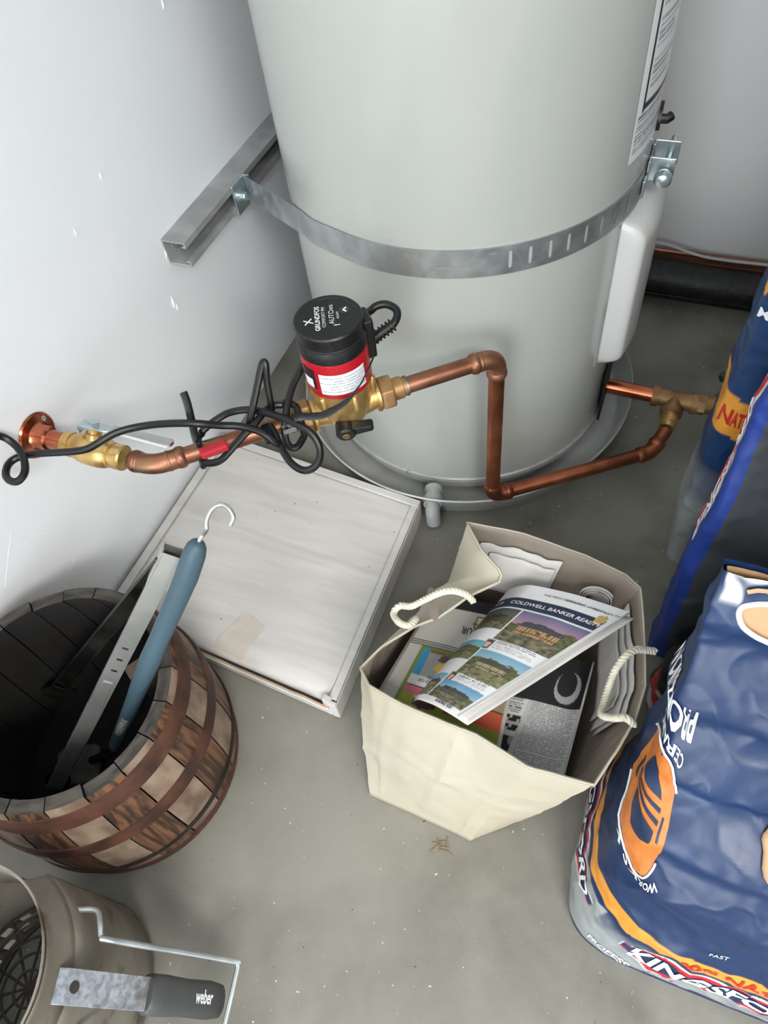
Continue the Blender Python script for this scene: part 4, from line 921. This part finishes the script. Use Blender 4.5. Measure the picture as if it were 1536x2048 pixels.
# ------------------------------------------------------------------ charcoal bags
def lerp_tab(tab, z):
    for (z0, a), (z1, c) in zip(tab, tab[1:]):
        if z <= z1: t = (z-z0)/(z1-z0); t = max(0, min(1, t)); t = t*t*(3-2*t); return a*(1-t)+c*t
    return tab[-1][1]
def sack(x0t, x1t, y0t, y1t, nt, amp, seed):
    def fn(u, z, off=0):
        """u 0..1 round the sack: front left to right (0-.38), right side (-.5), back (-.88), left side back to front (-1)"""
        if u < .38: a, b_ = -1+2*u/.38, -1
        elif u < .5: a, b_ = 1, -1+2*(u-.38)/.12
        elif u < .88: a, b_ = 1-2*(u-.5)/.38, 1
        else: a, b_ = -1, 1-2*(u-.88)/.12
        n = lerp_tab(nt, z); f = (abs(a)**n+abs(b_)**n)**(-1/n); a *= f; b_ *= f
        xa, xb, ya, yb = lerp_tab(x0t, z), lerp_tab(x1t, z), lerp_tab(y0t, z), lerp_tab(y1t, z)
        p = V(((xa+xb)/2+a*(xb-xa)/2, (ya+yb)/2+b_*(yb-ya)/2, z)); d = V((a, b_, 0)).normalized()
        w_ = 1-abs(nn(p.x*11+seed, p.y*11, p.z*9)); w2 = 1-abs(nn(p.x*27, p.y*27+seed, p.z*22))
        k = min(1, z/.03)
        return p+d*((amp*(w_**3-.5)+amp*.45*(w2**4-.4)+amp*.2*nn(p.x*70, p.y*70, p.z*70))*k+off)
    return fn
NAVY, ORG, RED, WHT, SILV, BLUE = S(22, 46, 84), S(226, 152, 56), S(184, 36, 46), S(214, 216, 218), S(150, 156, 156), S(28, 56, 136)
M['sackfilm'] = mat('glossy_printed_paper', (1, 1, 1, 1), .38, attr=True, bump=.25, bscale=35, bdist=.0022, mottle=(S(34, 62, 106), 7, .56, .78))
M['kraft_in'] = mat('kraft_lining', S(198, 160, 122), .8, col2=S(176, 138, 100), scale=10)
s1f = sack([(0, .064), (.05, .063), (.12, .074), (.2, .088), (.3, .096), (.5, .099)], [(0, .40), (.1, .415), (.25, .40), (.5, .385)],
           [(0, .134), (.05, .134), (.12, .142), (.2, .165), (.25, .20), (.30, .258), (.36, .305), (.44, .352), (.5, .374)], [(0, .385), (.1, .398), (.3, .392), (.5, .384)],
           [(0, 5), (.1, 3.2), (.2, 3.2), (.3, 5), (.45, 14), (.5, 20)], .006, 3.1)
HS = .502
def sz(v): return v*HS
def sack1_col(u, v):
    z = sz(v); wob = .006*nn(u*9, 1, 1); zz = z+wob
    # z bands wrap right round the sack
    if zz < .012: return S(28, 42, 84)
    if zz < .050: return SILV
    if zz < .100:
        # logo plaque: red with white keyline, repeated
        lx = (u-.055)/.30 if u < .38 else (u-.885)/.105
        if 0 < lx < 1:
            e = min(lx*(6 if u < .38 else 3), (1-lx)*(6 if u < .38 else 3), 1); h = abs((zz-.075)/.025)/max(.25, e)
            if h < .84 and lx > .01: return RED if (abs(h) > .60) else NAVY
            if h < .99: return WHT
        return mixc(SILV, NAVY, max(0, (zz-.066)/.034)) if u < .38 else SILV
    if zz < .108: return NAVY
    if zz < .138: return ORG
    if z > .470 and u < .4: return mixc(NAVY, WHT, max(0, min(1, (nn(u*38, z*38, 0)+.18)*5))*min(1, (z-.470)*160))
    return NAVY
cs = thing('charcoal_bag', 'crumpled open navy charcoal bag nearest the camera, with a hand hole at its top', 'bag', (.24, .27, 0), 'charcoal bags')
def hole1(u, v):
    z = sz(v)
    if u > .38: return False
    return math.hypot((u-.115)/.085, (z-.458+.12*(u-.115))/.020) < 1
MB().grid(lambda u, v: s1f(u, sz(v)), 460, 230, closed=True, col=sack1_col, skip=hole1).build('printed_film', M['sackfilm'], cs, cols=True, smooth=60)
MB().grid(lambda u, v: s1f(u, sz(v)*.992, -.004), 120, 60, closed=True).build('kraft_lining', M['kraft_in'], cs, smooth=60)
hp1 = [s1f(max(.0, .115+.085*cos(a)), .458-.12*.085*cos(a)+.020*sin(a), .0006) for a in [2*PI*i/60 for i in range(60)]]
MB().tube(hp1, .0024, 8, closed=True).build('hand_hole_edge', M['white'], cs)
def on1(u0, z0):     # metric print coordinates on the front of the sack
    def fn(x, y): return s1f((u0+x/.84) % 1, z0+y, .0012)
    return fn
lettering('brand_lettering', [('KINGSFORD', .034, .115, 0, 0, 'CENTER', 0, .0012, .98)], on1(.045, .075), M['ink_white'], cs)
lettering('band_lettering', [('100% NATURAL', .022, .125, 0, 0, 'CENTER', 0, .0006, 1.0)], on1(.045, .123), M['ink_red'], cs)
lettering('footer_lettering', [('PROFESSIONAL', .016, .07, .002, 0, 'CENTER', 0, .0004, 1.0), ('PREMIUM CHARCOAL', .0075, .075, -.0085, 0)], on1(.0, .032), M['ink_white'], cs)
lettering('small_lettering', [('INGREDIENTS', .009, .16, 0, 0), ('WORKS WITH', .013, .18, .075, 0, 'CENTER', 0, .0003), ('FAST', .008, .085, .055, .1), ('CERAMIC GRILLS', .013, .19, .045, 0, 'CENTER', 0, .0003, 1, -.12)], on1(.045, .102), M['ink_white'], cs)
# side panel print is upside down on this bag
def on1s(x, y): return s1f((.985-x/.84) % 1, .262-y*1.0, .0014)
lettering('side_brand_lettering', [('KINGSFORD', .022, 0, 0, 0, 'CENTER', .2, .0006, .62)], lambda x, y: s1f((.938+x/.84) % 1, .075+y, .0014), M['ink_white'], cs)
lettering('side_title_lettering', [('PROFESSIONAL', .045, -.035, -.092, 0, 'LEFT', 0, .0012, .42)], on1s, M['ink_white'], cs)
q = MB(); n = 28
bad = [(.026*cos(a)*(1 if sin(a) < 0 else .92), .040*sin(a)) for a in [2*PI*i/n for i in range(n)]]
q.grid(lambda u, v: on1s(*(lambda r, a: (.035*r*cos(a), .055*r*sin(a)))(v, 2*PI*u)), 36, 8, closed=True); obad = q.build('orange_badge', mat('orange_ink', S(216, 132, 62), .45, col2=S(196, 110, 46), scale=60), cs, smooth=60)
lettering('badge_lettering', [('CERAMIC', .014, 0, -.064, 0, 'CENTER', 0, .0003, 1, -.06)], on1s, M['ink_white'], obad)
lettering('badge_lettering', [('WORKS WITH', .014, 0, .064, 0, 'CENTER', 0, .0003, 1, .06)], on1s, M['ink_white'], obad)
def on1b(x, y): return s1f((.985-x/.84) % 1, .262-y, .0024)
M['navy_ink'] = mat('navy_ink', S(28, 46, 78), .45)
MB().grid(lambda u, v: on1b(.0145*v*cos(PI*u), -.002+.024*v*sin(PI*u)), 24, 5).build('badge_grill_lid', M['navy_ink'], obad, smooth=60)
MB().grid(lambda u, v: on1b(-.017+u*.034, -.0085+v*.0028), 10, 1).build('badge_grill_band', M['navy_ink'], obad)
MB().grid(lambda u, v: on1b(-.016+u*.032, -.0150+v*.0028), 10, 1).build('badge_grill_band', M['navy_ink'], obad)
MB().grid(lambda u, v: on1b((-.013+u*.026)*(1-.6*v), -.019-v*.017), 10, 4).build('badge_grill_base', M['navy_ink'], obad)
for s_ in (-1, 1): MB().grid(lambda u, v: on1b(s_*(.022+u*.004), -.012+v*.016), 2, 4).build('badge_grill_handle', M['navy_ink'], obad)
for sgn in (1, -1):
    q = MB(); q.tube([on1b(.040*sin(a), sgn*(.060*cos(a)-.004)) for a in [(-1+2*i/16)*1.0 for i in range(17)]], .0012, 6); q.build('badge_ribbon_line', M['ink_white'], obad)
# torn paper at the opening
def torn(u, v):
    a = 2*PI*u; r = v*(1+.16*nn(cos(a)*2, sin(a)*2, 5)); x, y = r*cos(a), r*sin(a)
    return s1f(.185+.050*x, .288+.027*y, .004+.006*(1-v*v)+.004*max(0, x)*v)
q = MB().grid(torn, 48, 8, closed=True).build('torn_paper', M['kraft_in'], cs, solid=.0012)
q = MB().tube([s1f(.13+.11*t, .322+.05*t, .005+.003*sin(t*9)) for t in [i/16 for i in range(17)]], .0028, 8).build('torn_white_edge', M['white'], cs)
q = MB().tube([s1f(.032+.20*t, .487+.008*nn(t*7, 0, 0), .002) for t in [i/24 for i in range(25)]], .003, 8, flat=(1, .5)).build('top_hem', M['kraft_in'], cs)

# second bag: dark grey back panel towards the room, leaning on the bag behind it
s2f = sack([(0, .100), (.2, .100), (.4, .110), (.55, .120), (.66, .128)], [(0, .42), (.2, .43), (.66, .41)], [(0, .540), (.1, .528), (.3, .552), (.5, .602), (.66, .655)], [(0, .588), (.1, .59), (.3, .605), (.5, .648), (.66, .682)],
           [(0, 8), (.2, 7), (.5, 8), (.66, 14)], .004, 8.7)
H2 = .66
DK = S(58, 62, 66)
def sack2_col(u, v):
    z = v*H2
    if u > .88:
        zz = z+.02*nn(u*20, z*8, 2)
        if .26 < zz < .50 and .895 < u < .955: return RED if .905 < u < .935 else WHT
        return BLUE
    if u < .003+(.02 if z < .06 else 0): return BLUE
    if u < .40: return DK
    return NAVY
M['sackfilm2'] = mat('printed_paper_back_bag', (1, 1, 1, 1), .45, attr=True, bump=.25, bscale=35, bdist=.0022)
c2 = thing('charcoal_bag', 'charcoal bag with a plain dark grey panel and blue edge behind the crumpled bag', 'bag', (.26, .59, 0), 'charcoal bags')
MB().grid(lambda u, v: s2f(u, v*H2), 420, 160, closed=True, col=sack2_col).build('printed_film', M['sackfilm2'], c2, cols=True, smooth=60)
MB().grid(lambda u, v: s2f(u*.38, H2-.002).lerp(s2f(.88-u*.38, H2-.002), v), 30, 3).build('folded_top', M['kraft_in'], c2)
lettering('panel_lettering', [('USE', .012, .045, 0, PI/2, 'CENTER', 0, .0003)], lambda x, y: s2f(.016+x/.84, .09+y, .0013), M['ink_white'], c2)
lettering('side_brand_lettering', [('KINGSFORD', .034, 0, 0, PI/2, 'CENTER', .2, .001, .95)], lambda x, y: s2f((.945+x/.84) % 1, .37+y, .0014), M['ink_white'], c2)

# third bag, printed front towards the room
s3f = sack([(0, .100), (.1, .092), (.3, .094), (.5, .096), (.66, .10)], [(0, .41), (.2, .42), (.66, .40)], [(0, .705), (.1, .696), (.3, .694), (.5, .700), (.66, .73)], [(0, .80), (.2, .81), (.5, .80), (.66, .76)],
           [(0, 6), (.2, 5), (.5, 6), (.66, 14)], .005, 5.3)
def sack3_col(u, v):
    z = v*H2; zz = z+.10*(min(u, .3)-.1)*0+.003*nn(u*12, z*4, 0)
    if zz < .14: return SILV
    if zz < .25: return SILV if zz < .17 else mixc(SILV, NAVY, (zz-.17)/.08)
    if .315 < zz < .375: return ORG
    if .515 < zz < .57 and (u < .3 or u > .97): return ORG if nn(u*40, z*40, 0) > -.3 else NAVY
    return S(24, 56, 98)
c3 = thing('charcoal_bag', 'navy charcoal bag with an orange band standing rearmost behind the grey panelled bag', 'bag', (.26, .75, 0), 'charcoal bags')
MB().grid(lambda u, v: s3f(u, v*H2), 420, 160, closed=True, col=sack3_col).build('printed_film', M['sackfilm'], c3, cols=True, smooth=60)
MB().grid(lambda u, v: s3f(u*.38, H2-.002).lerp(s3f(.88-u*.38, H2-.002), v), 30, 3).build('folded_top', M['kraft_in'], c3)
lettering('band_lettering', [('NATURAL', .034, .070, 0, 0, 'RIGHT', 0, .0008, .55)], lambda x, y: s3f((.0+x/.84) % 1, .345+y, .0013), M['ink_red'], c3)
lettering('badge_lettering', [('MADE WITH', .016, .03, 0, 0, 'CENTER', 0, .0005)], lambda x, y: s3f((.0+x/.84) % 1, .495+y, .0013), M['ink_white'], c3)

# black bag squeezed between the crumpled bag and the grey panelled bag
s4f = sack([(0, .118), (.05, .108), (.12, .112), (.17, .13)], [(0, .40), (.1, .42), (.17, .40)], [(0, .425), (.05, .414), (.12, .424), (.17, .455)], [(0, .512), (.05, .518), (.12, .512), (.17, .485)],
           [(0, 4), (.1, 4), (.17, 6)], .004, 1.9)
def sack4_col(u, v):
    z = v*.17
    if .05 < z < .10 and (u > .93 or u < .05): return RED if nn(u*30, z*40, 0) > -.1 else S(190, 190, 188)
    return S(14, 15, 17)
c4 = thing('charcoal_bag', 'low black bag with a red mark squeezed between two charcoal bags', 'bag', (.26, .46, 0), 'charcoal bags')
MB().grid(lambda u, v: s4f(u, v*.17), 160, 40, closed=True, col=sack4_col).build('printed_film', M['sackfilm2'], c4, cols=True, smooth=60)
MB().grid(lambda u, v: s4f(u*.38, .1695).lerp(s4f(.88-u*.38, .1695), v), 30, 3).build('folded_top', mat('black_film', S(14, 15, 17), .4), c4)
